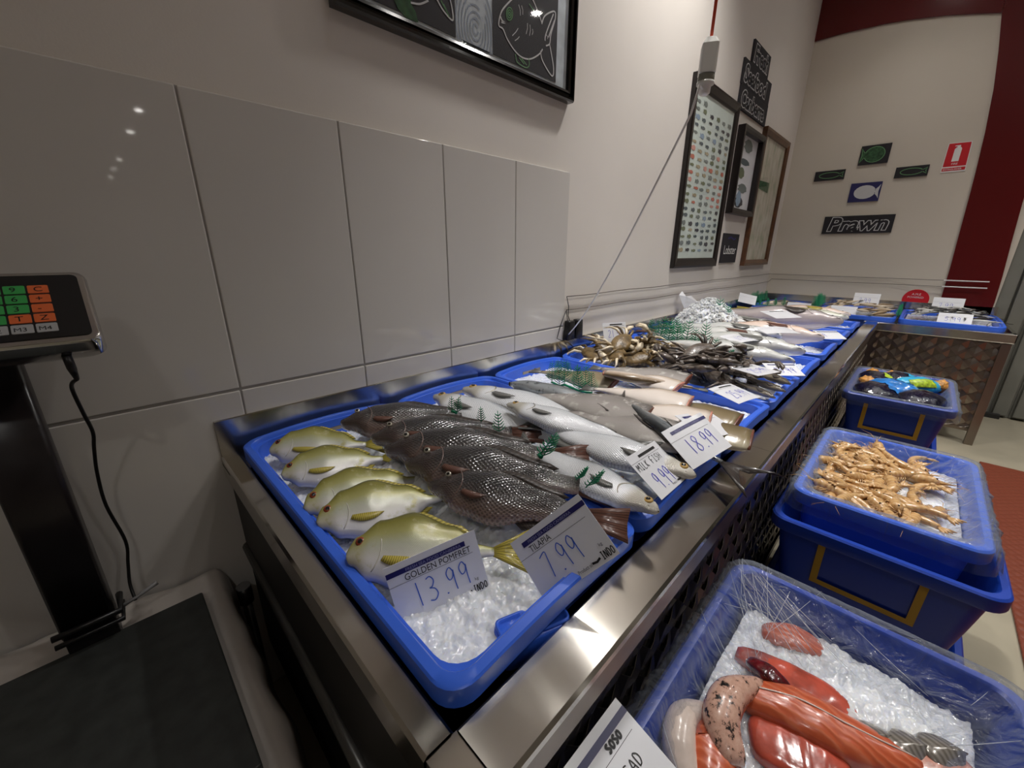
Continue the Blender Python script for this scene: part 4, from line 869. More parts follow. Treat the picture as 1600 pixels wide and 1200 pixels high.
card('white card with a dark blue bar on the front corner of the fifth tray', at(1224, 577, .79), Euler((.3, 0, -.8)).to_matrix(), None, '25.99', 'ink_violet', origin=False, w=.108, h=.078)
card('curved white card draped over the silver fish in the middle of the fifth tray', at(1160, 527, .835), Euler((.1, 0, -.45)).to_matrix(), None, '17.99', 'ink_violet', bar=None, origin=False, curl=.006, w=.15, h=.10)
card('blank looking curved white card with a black edge, behind the draped one', at(1214, 515, .85), Euler((.1, 0, -.75)).to_matrix(), None, None, bar=None, origin=False, curl=.004, w=.15, h=.10)
card('white card with black stripes lying by the big dark-headed fish', at(1220, 491, .87), Euler((.2, .0, -.55)).to_matrix(), None, None, bar='black', origin=False, w=.16, h=.11)
card('white card with a dark bar on the front corner of the seventh tray', at(1296, 523, .79), Euler((.3, 0, -.85)).to_matrix(), None, '9', 'ink_violet', origin=False, w=.115, h=.085)
card('blank white card lying on the pale green fish in the last tray', at(1262, 488, .83), Euler((.15, 0, -.8)).to_matrix(), None, None, bar=None, origin=False, w=.17, h=.09)
card('small tilted card by the green plastic grass at the back of the seventh tray', at(1168, 467, y=.98), Euler((1.0, .2, -1.1)).to_matrix(), None, None, bar=None, origin=False, w=.13, h=.08)
# corner counter cards face the shop (towards -x)
Rc = Euler((1.15, 0, -PI / 2)).to_matrix()
for i, (y, x, z, lb, pr) in enumerate(((.66, FE + .11, .77, 'white card at the front of the first corner tray', None), (.38, FE + .11, .77, 'low white card at the front left of the middle corner tray', None), (.29, FE + .44, .83, 'upright white card reading 7.99 at the back of the middle corner tray', '7.99'),
                                       (-.19, FE + .11, .775, 'low white card at the front of the sardine tray', '5.99'), (-.15, FE + .44, .83, 'upright white card at the back of the sardine tray', '7.99'))):
    card(lb, Vector((x, y, z)), (Euler((.9 if x < FE + .2 else 1.2, 0, -PI / 2)).to_matrix()), None, pr, 'ink_violet', bar=None, origin=False, w=.155, h=.075 if x < FE + .2 else .1)
# card resting on the salmon crate, mostly below the frame
TRc = at(962, 1090, .60); u = (TRc - at(875, 1207, .60)).normalized(); dn = (at(1035, 1200, .575) - TRc); dn = (dn - u * dn.dot(u)).normalized(); nn = u.cross(-dn)
R3 = Matrix((u, -dn, nn)).transposed(); w_, h_ = .15, .105
cd = card('white card with crossed-out print, lower edge of the view beside the salmon crate', TRc - u * w_ / 2 + dn * h_ / 2, R3, None, None, w=w_, h=h_, header=False, origin=False, bar='navy')
q = MB(); write(q, 'HEAD', w_ * .05, h_ * -.08, w_ * .07, h_ * .12, lambda a, b, c: (a, b, c), .0015); write(q, 'SOSO', w_ * .12, h_ * .22, w_ * .05, h_ * .08, lambda a, b, c: (a, b, c), .003); q.build('handwritten_name', 'ink_black', cd, False, False)
# folded paper stuck behind the heap of ice
P0 = at(1074, 469, y=1.03)
rt = root('folded_note', 'crumpled white paper note leaning on the wall behind the ice heap', 'paper', P0)
mb = MB(); g = lambda px, py, y: at(px, py, y=y)
a, b, c, d, e, f_ = g(1061, 461, 1.04), g(1066, 455, 1.05), g(1072, 463, 1.02), g(1080, 462, 1.04), g(1090, 472, 1.0), g(1069, 482, 1.02)
n = len(mb.V); mb.V += [tuple(v) for v in (a, b, c, d, e, f_)] + [tuple(v + Vector((0, .001, 0))) for v in (a, b, c, d, e, f_)]
for fc in ((0, 5, 2), (0, 2, 1), (5, 4, 2), (2, 4, 3)): mb.face(fc); mb.face(tuple(6 + i for i in fc[::-1]))
mb.build('sheet', 'card', rt)
# ------------------------------------------------------------------ wall art
fl = lambda u, v, w: (u, WY - w, CZ + v)
ff = lambda u, v, w: (FX - w, u, CZ + v)
def lw(px, py): p = at(px, py, y=WY - .02); return (p.x, p.z - CZ)
def frame(mb, x0, x1, z0, z1, b, d, f, steps=((0, 0), (.15, 1), (.45, .75), (.7, .9), (1, .35))):
    """moulded frame, mitred; steps = (across, height)"""
    rings = []
    for s, h in ((0, 0),) + tuple(steps) + ((1, .05),):
        o = b * s; rings.append([f(x0 + o, z0 + o, .001 + d * h), f(x1 - o, z0 + o, .001 + d * h), f(x1 - o, z1 - o, .001 + d * h), f(x0 + o, z1 - o, .001 + d * h)])
    mb.loft(rings, c0=False, c1=False)
r = root('framed_chalk_picture', 'large black framed picture with chalk fish and a pale swirl, over the tiles', 'picture', (.93, WY, CZ + .51))
mb = MB(); frame(mb, .50, 1.362, .51, 1.14, .034, .034, fl, ((0, .7), (.1, .9), (.3, .9), (.36, .55), (.6, .6), (.66, .8), (.9, .7), (1, .4))); mb.build('frame', 'frame_black', r)
MB().box((.53, WY - .014, CZ + .54), (1.332, WY - .012, CZ + 1.11)).build('mount', 'brush_white', r)
mb = MB(); xa = lw(714, 60)[0]; xb = lw(772, 80)[0]; xc = lw(870, 120)[0]; zb = lw(869, 128)[1]
for x0, x1 in ((.565, xa), (xb, xc)): mb.box((x0, WY - .0155, CZ + zb), (x1, WY - .0145, CZ + 1.08))
mb.build('dark_panel', 'board', r)
mb = MB(); cxs, czs = lw(745, 45)
for k in range(7):
    rr = .012 + .0125 * k; pts = [(cxs + rr * math.cos(a * PI / 14) * .8, max(.552, czs + rr * math.sin(a * PI / 14) * (1 + .04 * k))) for a in range(2 + k, 28 + k)]
    mb.ribbon(pts, .0035, fl, 0, .0152)
mb.build('swirl', 'brush_blue', r)
Q = lambda pts: [lw(500 + x / 3.81, y / 3.81) for x, y in pts]
mb = MB()
for pts in ([(1150, -10), (1095, 50), (1075, 100), (1070, 150), (1095, 170), (1120, 230), (1165, 300), (1210, 340), (1260, 348), (1310, 320), (1330, 290)], [(1190, -40), (1260, -20), (1300, 60), (1325, 130)], [(1325, 140), (1345, 90), (1400, 65), (1405, 110), (1380, 200), (1372, 258), (1350, 270)], [(1318, 300), (1330, 360), (1385, 450), (1395, 400), (1372, 262)],
            [(1080, 95), (1090, 120), (1110, 135), (1085, 130)], [(545, 12), (600, 20), (650, 0)], [(700, -10), (740, 60), (795, 118), (790, 40), (775, -20)], [(1395, 80), (1350, 200), (1345, 240)], [(1400, 120), (1365, 220)]):
    mb.ribbon(smooth2(Q(pts)), .0042, fl, 0, .0165)
for a in ((1188, 25, 1198, 90), (1205, 30, 1212, 85), (1150, 210, 1185, 165), (1165, 240, 1192, 215), (1240, 135, 1232, 200), (1255, 145, 1252, 210), (1270, 170, 1268, 205), (1350, 200, 1360, 230)): mb.ribbon(Q([(a[0], a[1]), ((a[0] + a[2]) / 2 + 4, (a[1] + a[3]) / 2), (a[2], a[3])]), .0022, fl, 0, .0165)
mb.build('chalk_outline', 'chalk', r)
mb = MB()
for rr in (24, 15, 6): mb.ribbon(Q([(1133 + rr * .8 * math.cos(a * PI / 8), 80 + rr * 1.6 * math.sin(a * PI / 8)) for a in range(17)]), .003, fl, 0, .0167)
for pts in ([(1168, 318), (1180, 368), (1230, 400), (1250, 385), (1247, 345)], [(1190, 340), (1220, 380)], [(1205, 345), (1235, 385)], [(1250, 20), (1290, 80)], [(740, 20), (775, 100)], [(725, 0), (760, 70)]): mb.ribbon(smooth2(Q(pts)), .003, fl, 0, .0167)
mb.build('green_chalk', 'chalk_green', r)
mb = MB(); mb.prism(Q([(440, -20), (470, 50), (520, 105), (590, 130), (575, 70), (545, 15), (548, -20)]), fl, .0165); mb.V = [(v[0], min(v[1], WY - .0155), v[2]) for v in mb.V]; mb.build('painted_tail', 'green_fill', r)
MB().quad((.532, WY - .0195, CZ + .542), (1.33, WY - .0195, CZ + .542), (1.33, WY - .0195, CZ + 1.108), (.532, WY - .0195, CZ + 1.108)).build('glass', 'picture_glass', r)
# tall species chart
PAL = [mat('print_%s' % n, c, .6) and 'print_%s' % n for n, c in (('grey', (120, 128, 124)), ('slate', (88, 100, 104)), ('red', (190, 110, 90)), ('pink', (206, 150, 138)), ('olive', (112, 120, 92)), ('tan', (170, 158, 130)), ('blue', (140, 160, 180)), ('dark', (66, 66, 70)))]
r = root('framed_fish_chart', 'tall black framed chart printed with rows of small fish', 'picture', (2.71, WY, CZ - .085))
mb = MB(); frame(mb, 2.375, 3.055, -.088, .868, .055, .024, fl, ((0, .9), (.2, 1), (.8, .8), (1, .5))); mb.build('frame', 'frame_dark', r)
MB().box((2.42, WY - .010, CZ - .04), (3.01, WY - .008, CZ + .82)).build('chart_sheet', 'poster', r)
mb = MB(); rnd = random.Random(4)
for i in range(21):
    for j in range(6):
        if i < 1 and j > 1: continue
        x = 2.475 + .095 * j + rnd.uniform(-.008, .008); z = .765 - .0375 * i + rnd.uniform(-.004, .004); a, b = rnd.uniform(.024, .032), rnd.uniform(.007, .014)
        m = rnd.choice([2, 2, 3, 5, 4, 0]) if 5 < i < 14 else rnd.choice([0, 1, 4, 5, 6, 7, 1])
        pts = [(x + a * math.cos(t * PI / 6) * .8, z + b * math.sin(t * PI / 6)) for t in range(-5, 6)] + [(x - a * 1.25, z + b * .9), (x - a * 1.1, z), (x - a * 1.25, z - b * .9)]
        n = len(mb.V); mb.V += [tuple(fl(u, v, .0112)) for u, v in pts]; mb.face(range(n, n + len(pts)), m)
mb.build('fish_illustrations', PAL, r)
MB().quad((2.43, WY - .014, CZ - .035), (3.0, WY - .014, CZ - .035), (3.0, WY - .014, CZ + .815), (2.43, WY - .014, CZ + .815)).build('glass', 'picture_glass', r)
# smaller print
r = root('framed_shell_print', 'smaller black box-framed print with grey shell-like shapes', 'picture', (3.36, WY, CZ + .255))
mb = MB(); frame(mb, 3.13, 3.59, .255, .778, .035, .045, fl, ((0, 1), (.5, 1), (1, .9))); mb.build('frame', 'frame_dark', r)
MB().box((3.16, WY - .008, CZ + .285), (3.56, WY - .006, CZ + .75)).build('print_sheet', 'print_white', r)
mb = MB()
for i, (x, z, a, b, m) in enumerate(((3.36, .69, .085, .04, 0), (3.33, .59, .10, .02, 1), (3.30, .52, .06, .035, 4), (3.37, .43, .09, .03, 0), (3.33, .34, .09, .035, 7), (3.32, .36, .05, .05, 6))):
    pts = [(x + a * math.cos(t * PI / 8) * (1 + .2 * math.sin(3 * t)), z + b * math.sin(t * PI / 8)) for t in range(16)]; n = len(mb.V); mb.V += [tuple(fl(u, v, .0086 + .0003 * i)) for u, v in pts]; mb.face(range(n, n + 16), m)
mb.build('shell_shapes', PAL, r)
# green art print
r = root('framed_green_print', 'brown framed print with soft green strokes and a dark bar, nearest the corner', 'picture', (3.96, WY, CZ - .095))
mb = MB(); frame(mb, 3.63, 4.30, -.098, .86, .045, .034, fl, ((0, .95), (.4, 1), (1, .7))); mb.build('frame', 'frame_brown', r)
MB().box((3.67, WY - .010, CZ - .06), (4.26, WY - .008, CZ + .825)).build('print_sheet', 'art_green', r)
mb = MB(); mb.quad(fl(3.68, .47, .012), fl(3.98, .455, .012), fl(3.98, .53, .012), fl(3.68, .52, .012)); mb.build('dark_bar', 'green_fill', r)
MB().quad((3.68, WY - .02, CZ - .055), (4.25, WY - .02, CZ - .055), (4.25, WY - .02, CZ + .82), (3.68, WY - .02, CZ + .82)).build('glass', 'picture_glass', r)
def chalk_sign(label, cat, f, x0, x1, z0, z1, word, size, sx, flip=1, board='board', ox=.02, oz=.02, thick=.012, shear=.15):
    cxm = (x0 + x1) / 2; base = Vector(f(cxm, z0, 0)); rt = root('chalk_sign', label, cat, base)
    mb = MB(); mb.prism([(x0, z0), (x1, z0), (x1, z1), (x0, z1)], f, thick); mb.build('board', board, rt)
    g = lambda u, v, w: f((x0 if flip > 0 else x1) + flip * u, v, w)
    if word:
        mb = MB(); add_text(mb, word, size, g, ox, z0 + oz, thick + .0006, 0, .0075 * size / .1, shear, sx=sx); mb.build('lettering', 'chalk', rt)
        mb = MB(); add_text(mb, word, size, g, ox, z0 + oz, thick + .0014, 0, .0028 * size / .1, shear, sx=sx); mb.build('letter_fill', 'board', rt)
    return rt
chalk_sign('small chalkboard sign reading Fresh, topmost of the three stacked word signs', 'sign', fl, 3.16, 3.505, 1.113, 1.237, 'Fresh', .125, 1.05)
chalk_sign('chalkboard sign reading Seafood, middle of the three stacked word signs', 'sign', fl, 3.04, 3.615, .982, 1.112, 'Seafood', .125, 1.12)
chalk_sign('chalkboard sign with a city name, lowest of the three stacked word signs', 'sign', fl, 3.045, 3.62, .855, .981, 'Canberra', .12, 1.05)
rt = chalk_sign('small black sign reading Lobster under the shell print', 'sign', fl, 3.16, 3.475, -.07, .129, None, 1, 1)
mb = MB(); add_text(mb, 'Lobster', .085, fl, 3.185, -.01, .0128, sx=.95); mb.build('lettering', 'white_text', rt)
mb = MB(); mb.ribbon([(3.24, .095), (3.30, .105), (3.36, .09), (3.40, .1)], .012, fl, 0, .0128); mb.build('lobster_drawing', 'blue_board', rt)
rt = root('chalk_sign', 'wide chalkboard sign reading Prawn on the far wall', 'sign', (FX, .5, CZ + .158))
fr_ = lambda u, v, w: (FX - w, .730 - u, CZ + v)
MB().prism([(0, .158), (.452, .158), (.452, .294), (0, .296)], fr_, .012).build('board', 'board', rt)
mb = MB(); add_text(mb, 'Prawn', .145, fr_, .03, .183, .0128, 0, .0085, .2, sx=1.05); mb.build('lettering', 'chalk', rt)
mb = MB(); add_text(mb, 'Prawn', .145, fr_, .03, .183, .0138, 0, .003, .2, sx=1.05); mb.build('letter_fill', 'board', rt)
def fish_tile(label, y1, y0, z0, z1, board, line, deep, fill=None):
    rt = root('fish_drawing_tile', label, 'sign', (FX, (y0 + y1) / 2, CZ + z0)); MB().prism([(y1, z0), (y0, z0), (y0, z1), (y1, z1)], ff, .012).build('board', board, rt)
    cy, cz, a, b = (y0 + y1) / 2, (z0 + z1) / 2, (y1 - y0) * .34, (z1 - z0) * deep; s = -1 if fill is None or fill == 'chalk' else 1
    body = [(cy + s * a * math.cos(t * PI / 10), cz + b * math.sin(t * PI / 10)) for t in range(1, 20)]
    if fill:
        mb = MB(); n = 0; mb.V += [tuple(ff(u, v, .0126)) for u, v in body]; mb.face(range(len(body))); mb.V += [tuple(ff(u, v, .0127)) for u, v in ((cy - s * a * -1 * .9, cz), (cy + s * a * 1.4, cz + b * 1.1), (cy + s * a * 1.25, cz), (cy + s * a * 1.4, cz - b * 1.1))]; mb.face(range(19, 23)); mb.build('fish_shape', fill, rt)
    mb = MB(); mb.ribbon(body, .005, ff, 0, .013); mb.ribbon([(cy + s * a, cz + b * .3), (cy + s * a * 1.35, cz + b * .9), (cy + s * a * 1.25, cz), (cy + s * a * 1.35, cz - b * .9), (cy + s * a, cz - b * .3)], .005, ff, 0, .013); mb.build('fish_outline', line, rt)
fish_tile('small black tile with a chalk fish, leftmost on the far wall', .868, .664, .583, .656, 'board', 'chalk_green', .3)
fish_tile('black tile with a green leaf-shaped fish, topmost on the far wall', .593, .412, .672, .808, 'board', 'chalk_green', .4, 'green_fill')
fish_tile('small black tile with a long chalk fish, nearest the fire sign', .350, .165, .554, .628, 'board', 'chalk_green', .3)
fish_tile('blue tile with a white fish, above the Prawn sign', .603, .409, .399, .54, 'blue_board', 'chalk', .34, 'chalk')
# fire extinguisher sign
rt = root('fire_sign', 'red and white fire extinguisher sign beside the red pillar', 'sign', (FX, .04, CZ + .565))
MB().prism([(.098, .563), (-.028, .563), (-.020, .752), (.098, .755)], ff, .004).build('plate', 'white_text', rt)
MB().prism([(.094, .60), (-.023, .60), (-.016, .748), (.094, .751)], ff, .0048).build('red_field', 'sign_red', rt)
MB().prism([(.094, .572), (-.024, .572), (-.024, .592), (.094, .592)], ff, .0048).build('text_band', 'sign_red', rt)
mb = MB(); mb.prism([(.058, .632), (.022, .632), (.022, .712), (.028, .722), (.052, .722), (.058, .712)], ff, .0052); mb.prism([(.048, .722), (.032, .722), (.032, .735), (.06, .735), (.06, .729), (.048, .729)], ff, .0052); mb.build('extinguisher_symbol', 'white_text', rt)
fs = lambda u, v, w: (FX - w, .09 - u, CZ + v)
mb = MB(); add_text(mb, 'FIRE', .018, fs, .036, .61, .0054); add_text(mb, 'EXTINGUISHER', .0145, fs, .002, .5765, .0054, sx=.95); mb.build('lettering', 'white_text', rt)
# round red sticker
rt = root('round_sticker', 'round red sticker at the bottom of the far wall, half hidden by the splashback', 'sticker', (FX, .03, CZ - .41))
MB().prism([(.022 + .078 * math.cos(t * PI / 16), -.345 + .078 * math.sin(t * PI / 16)) for t in range(32)], ff, .003).build('disc', 'sign_red', rt)
fs2 = lambda u, v, w: (FX - w, .08 - u, CZ + v)
mb = MB(); add_text(mb, 'A.M.E', .022, fs2, .03, -.312, .004); add_text(mb, 'POWERED', .02, fs2, .008, -.335, .004); mb.build('lettering', 'white_text', rt)
# strung wires round the two walls
for k, (z0, z1, z2, lb) in enumerate(((-.179, -.189, -.190, 'upper of two thin wires strung along the walls above the counter'), (-.235, -.262, -.235, 'lower of two thin wires strung along the walls above the counter'))):
    pts = [(1.395 + (WY - .02 - 0) * 0 + i * (4.53 - 1.395) / 24, WY - .012, CZ + z0 + (z1 - z0) * i / 24 - .002 * math.sin(i * 1.3)) for i in range(25)]
    pts += [(FX - .012 - (.02 if y < .0 else 0), y, CZ + z2) for y in (1.04, .8, .5, .2, -.02, -.1, -.2, -.325)]
    o = MB().tube(pts, .0024, 5).build('strung_wire', 'wire', smooth=True); tag(o, lb, 'wire')
rt = root('wire_rod', 'pair of short pale rods across the foot of the red pillar', 'rod', (FX, -.2, CZ - .21))
for z in (-.190, -.235): MB().tube([(FX - .034, -.10, CZ + z), (FX - .034, -.33, CZ + z)], .0042, 6).build('rod', 'white_text', rt)
# ------------------------------------------------------------------ hanging socket and cables
SP = at(1106, 100, y=.45)
rt = root('hanging_socket', 'white hanging power socket on an orange cord in front of the fish chart', 'power socket', SP)
cyl = lambda z, rr, n=16: [(SP.x + rr * math.cos(2 * PI * j / n), SP.y + rr * math.sin(2 * PI * j / n), SP.z + z) for j in range(n)]
bx = lambda z, q: [(SP.x + p[0] * math.cos(.5) - p[1] * math.sin(.5), SP.y + p[0] * math.sin(.5) + p[1] * math.cos(.5), SP.z + z) for p in rrect(0, 0, q, q * .9, .005, 0, 2)]
bevel(MB().loft([bx(.048, .008), bx(.046, .012), bx(.034, .019), bx(-.02, .019)]).build('socket_body', 'socket', rt), .001)
MB().loft([cyl(-.02, .0175), cyl(-.034, .0175)]).build('clear_collar', 'socket_clear', rt, True)
MB().loft([cyl(-.034, .0185), cyl(-.04, .0185), cyl(-.042, .013), cyl(-.056, .012), cyl(-.06, .008)]).build('plug', 'socket', rt, True)
o = MB().tube([(SP.x, SP.y, SP.z + .044), (SP.x + .002, SP.y, SP.z + .3), (SP.x + .012, SP.y - .004, CEIL)], .0035, 8).build('orange_cable', 'orange_cable', smooth=True); tag(o, 'orange cord hanging from the ceiling to the white socket', 'cord')
E_ = Vector((1.385, 1.03, CZ - .335)); A_ = SP + Vector((-.008, 0, -.05)); pts = []
for i in range(25):
    t = i / 24; p = A_.lerp(E_, t); pts.append((p.x - .05 * math.sin(PI * t), p.y - .0 * t, p.z - .10 * math.sin(PI * t)))
pts = [(A_.x, A_.y, A_.z), (A_.x - .02, A_.y, A_.z + .004)] + pts[1:]
o = MB().tube(pts, .0028, 6).build('power_cable', 'white_cable', smooth=True); tag(o, 'thin white cable sagging from the hanging socket down to the black adapters', 'cable')
rt = root('power_adapter', 'pair of black plug-in adapters with leads standing on the splashback', 'power adapter', (1.44, 1.045, CT + .086))
for x in (1.405, 1.465):
    o = MB().loft([rrect(x, 1.045, .026, .016, .008, CT + .088 + z, 3) if not i else rrect(x + .003, 1.045, .024 - .002 * i, .015, .007, CT + .088 + z, 3) for i, z in enumerate((0, .05, .075, .08))]).build('adapter_body', 'black_plastic', rt, True)
MB().tube([(1.395, WY - .013, CZ - .235), (1.40, 1.05, CZ - .29), (1.41, 1.045, CZ - .285)], .0018, 5).build('lead', 'black_cable', rt, True)
MB().tube([(1.395, WY - .012, CZ - .18), (1.40, WY - .02, CZ - .22), (1.40, WY - .02, CZ - .26), (1.405, 1.045, CZ - .28)], .0018, 5).build('lead', 'black_cable', rt, True)
MB().tube([(1.39, WY - .014, CZ - .24), (1.355, WY - .015, CZ - .3), (1.335, WY - .016, CZ - .35), (1.36, 1.045, CT + .088), (1.39, 1.04, CT + .09)], .0018, 5).build('lead', 'black_cable', rt, True)
MB().tube([(1.47, 1.035, CT + .09), (1.50, 1.03, CT + .09), (1.54, 1.045, CT + .089)], .0018, 5).build('lead', 'black_cable', rt, True)
# ------------------------------------------------------------------ platform scale on its draped stand
PZ = .45; PX1 = .022; PX0 = -.47; PY0, PY1 = .535, .985
o = MB().loft([rrect(-.24, .75, .28, .27, .02, z, 3) for z in (0, PZ - .062)]).build('scale_stand', 'black_panel'); tag(o, 'low dark stand under the white-sheeted platform scale', 'stand')
mb = MB(); nx, ny = 60, 60
for i in range(nx + 1):
    for j in range(ny + 1):
        x = -.56 + (.078 + .56) * i / nx; y = .46 + (1.052 - .46) * j / ny; z = PZ - .036
        inn = (x < PX1 + .004) and (PY0 < y < PY1 + .004); e = 0 if inn else 1
        wv = vnoise((x, y, 0), 7, 2) * .02 + vnoise((x, y, 0), 20, 5) * .006
        z += e * (.016 + max(0, wv) * (1 if y > PY1 else .35) + (.022 * (1 + vnoise((x, 0, 0), 9, 4)) * max(0, (y - PY1) / .07) if y > PY1 else 0)); z = z if not inn else PZ - .036
        if i == nx: z -= .045
        if i == nx - 1: z -= .012
        if j == 0: z -= .05
        mb.V.append((x + (.006 * vnoise((0, y, 0), 12, 9) if i > nx - 2 else 0), y, z))
for i in range(nx):
    for j in range(ny): a = i * (ny + 1) + j; mb.face((a, a + ny + 1, a + ny + 2, a + 1))
o = mb.build('protective_sheet', 'sheet', smooth=True); sd = o.modifiers.new('solid', 'SOLIDIFY'); sd.thickness = .002; tag(o, 'wrinkled off-white sheet spread under the platform scale', 'sheet')
r = root('platform_scale', 'dark platform scale with black column and keypad display at the left', 'scale', (-.22, .76, PZ - .03))
bevel(MB().box((PX0, PY0, PZ - .03), (PX1, PY1, PZ)).build('platform', 'rubber', r), .003)
cb = Vector((-.146, 1.0, 0)); 
mb = MB(); mb.loft([rrect(cb.x, cb.y - .0, .038, .024, .008, z, 3) for z in (PZ + .035, CZ - .17)]); mb.build('column', 'column', r, True); bevel(r.children[-1], .001)
bevel(MB().box((cb.x - .036, cb.y - .022, PZ - .028), (cb.x + .036, cb.y + .02, PZ + .045)).build('column_foot', 'black_plastic', r), .003)
mb = MB(); mb.tube([(cb.x - .046, cb.y - .03, PZ + .032), (cb.x + .046, cb.y - .03, PZ + .032), (cb.x + .046, cb.y + .026, PZ + .032)], .005, 8); mb.tube([(cb.x - .046, cb.y - .03, PZ + .052), (cb.x + .046, cb.y - .03, PZ + .052), (cb.x + .046, cb.y + .026, PZ + .052)], .006, 8); mb.build('clamp', 'black_plastic', r, True)
MB().tube([(cb.x + .045, cb.y - .01, PZ + .045), (cb.x + .07, cb.y - .005, PZ + .048), (cb.x + .105, cb.y - .002, PZ + .06)], [.004, .003, .005], 8).build('clamp_lever', 'grey_plastic', r, True)
# display head
ub, vb, nb = Vector((1, 0, 0)), Vector((0, .77, .638)).normalized(), Vector((0, -.638, .77)).normalized()
BR = Vector((-.006, .862, CZ - .128)); DW, DH = .30, .148; O0 = BR - ub * DW
fd = lambda u, v, w: tuple(O0 + ub * u + vb * v + nb * w)
def rr2(x0, x1, y0, y1, rd, w, n=4): return [fd(p[0], p[1], w) for p in rrect((x0 + x1) / 2, (y0 + y1) / 2, (x1 - x0) / 2, (y1 - y0) / 2, rd, 0, n)]
hd = MB().loft([rr2(.01, DW - .01, .01, DH - .01, .012, -.05), rr2(0, DW, 0, DH, .014, -.035), rr2(0, DW, 0, DH, .014, -.006), rr2(.002, DW - .002, .002, DH - .002, .013, 0), rr2(.006, DW - .006, .006, DH - .006, .012, .0005)]).build('display_housing', 'chrome', r, True)
bevel(hd, .001)
pn = MB().loft([rr2(.010, DW - .010, .010, DH - .010, .008, .0005), rr2(.010, DW - .010, .010, DH - .010, .008, .0018)]).build('display_panel', 'black_plastic', r)
rows = [('7', '8', '9', 'C'), ('4', '5', '6', '+'), ('1', '2', '3', '-'), ('0', '.', 'T', 'Z'), ('M1', 'M2', 'M3', 'M4')]
for i, rw in enumerate(rows):
    for j, ch in enumerate(rw):
        kx = DW - .042 - .0235 * (4 - j); ky = DH - .03 - .0195 * (i + 1); m = 'key_silver' if i == 4 else 'key_orange' if (j == 3 or (i == 3 and j == 2)) else 'key_green'
        k = MB().loft([rr2(kx + .0008, kx + .0222, ky + .001, ky + .0178, .0015, .0018, 2), rr2(kx + .0012, kx + .0218, ky + .0014, ky + .0174, .0015, .0026, 2)]).build('key', m, pn, world=False)
        k.data.transform(Matrix.Translation(-r.location))
        mb = MB(); add_text(mb, ch, .014 if i < 4 else .0105, fd, kx + (.0065 if i < 4 else .003), ky + .0045, .0029); q = mb.build('key_legend', 'ink_black', pn, world=False); q.data.transform(Matrix.Translation(-r.location))
MB().tube([fd(DW - .045, .0, -.03), fd(DW - .044, -.012, -.045), fd(DW - .043, -.018, -.065)], [.0055, .0055, .003], 8).build('cable_plug', 'black_plastic', r, True)
cpts = [at(x, y, y=yy) for x, y, yy in ((103, 575, .90), (112, 605, .93), (130, 645, .96), (145, 675, .99), (147, 700, 1.0), (152, 740, 1.02), (166, 790, 1.03), (196, 845, 1.035), (200, 880, 1.03), (203, 912, 1.02), (212, 938, 1.0))]
cp = [Vector(fd(DW - .043, -.018, -.065))] + cpts[1:]; sm = []
for i in range(len(cp) - 1):
    p0, p1, p2, p3 = cp[max(i - 1, 0)], cp[i], cp[i + 1], cp[min(i + 2, len(cp) - 1)]
    for k in range(6): t = k / 6; sm.append(.5 * (2 * p1 + (p2 - p0) * t + (2 * p0 - 5 * p1 + 4 * p2 - p3) * t * t + (3 * p1 - p0 - 3 * p2 + p3) * t ** 3))
MB().tube(sm + [cp[-1]], .0028, 8).build('cable', 'black_cable', r, True)
# capped posts and low frame rail in the dark gap beside the counter
for x, y, lb in ((.098, 1.02, 'short black-capped grey post between the scale stand and the counter'), (.175, 1.015, 'grey-topped post in the dark behind the counter end')):
    rt = root('capped_post', lb, 'post', (x, y, 0)); cc = lambda z, q: [(x + q * math.cos(t * PI / 8), y + q * math.sin(t * PI / 8), z) for t in range(16)]
    MB().loft([cc(0, .010), cc(.34, .010)]).build('post', 'pipe', rt, True); MB().loft([cc(.34, .016), cc(.385, .016)]).build('cap', 'black_plastic', rt, True); MB().loft([cc(.385, .0155), cc(.388, .0155)]).build('cap_top', 'grey_plastic', rt)
o = MB().tube([(.131, 1.05, .47), (.123, .24, .44)], .013, 12).build('drain_pipe', 'pipe', smooth=True); tag(o, 'grey pipe running down beside the near end of the counter', 'pipe')
# ------------------------------------------------------------------ tubs in front of the counter
def tub(x0, x1, y0, y1, zt, h, label, m='blue_shaded', tape=False, sheet=False, taper=.035, group='blue plastic tubs in front of the counter'):
    cx, cy, hx, hy = (x0 + x1) / 2, (y0 + y1) / 2, (x1 - x0) / 2, (y1 - y0) / 2
    r = root('storage_tub', label, 'tub', (cx, cy, zt - h), group=group); T = taper
    mb = MB(); mb.loft([rrect(cx, cy, hx - d, hy - d, rd, zt + dz) for d, dz, rd in ((.002, -.035, .04), (0, -.03, .04), (0, -.004, .04), (.004, 0, .038), (.016, 0, .034), (.020, -.004, .032), (.03 + T * .3, -h * .5, .03), (.024 + T, -h + .01, .03))], c0=False)
    mb.loft([rrect(cx, cy, hx - d, hy - d, rd, zt + dz) for d, dz, rd in ((.018 + T, -h, .03), (.022 + T * .3, -h * .5, .032), (.018, -.03, .034), (.016, -.008, .035))], c0=True, c1=False); o = mb.build('shell', m, r, True); es = o.modifiers.new('edges', 'EDGE_SPLIT'); es.split_angle = math.radians(38)
    if tape:
        s = T * .6; mb = MB(); xf = lambda v: x0 + .013 + (zt - .03 - v) * T / h
        for (ya, yb, za, zb) in ((cy - .10, cy - .085, zt - .15, zt - .04), (cy + .085, cy + .10, zt - .15, zt - .04), (cy - .10, cy + .10, zt - .165, zt - .15)):
            n = len(mb.V); mb.V += [(xf(za), ya, za), (xf(za), yb, za), (xf(zb), yb, zb), (xf(zb), ya, zb)]; mb.face((n, n + 1, n + 2, n + 3))
        mb.build('yellow_mark', 'yellow_tape', r)
    return r
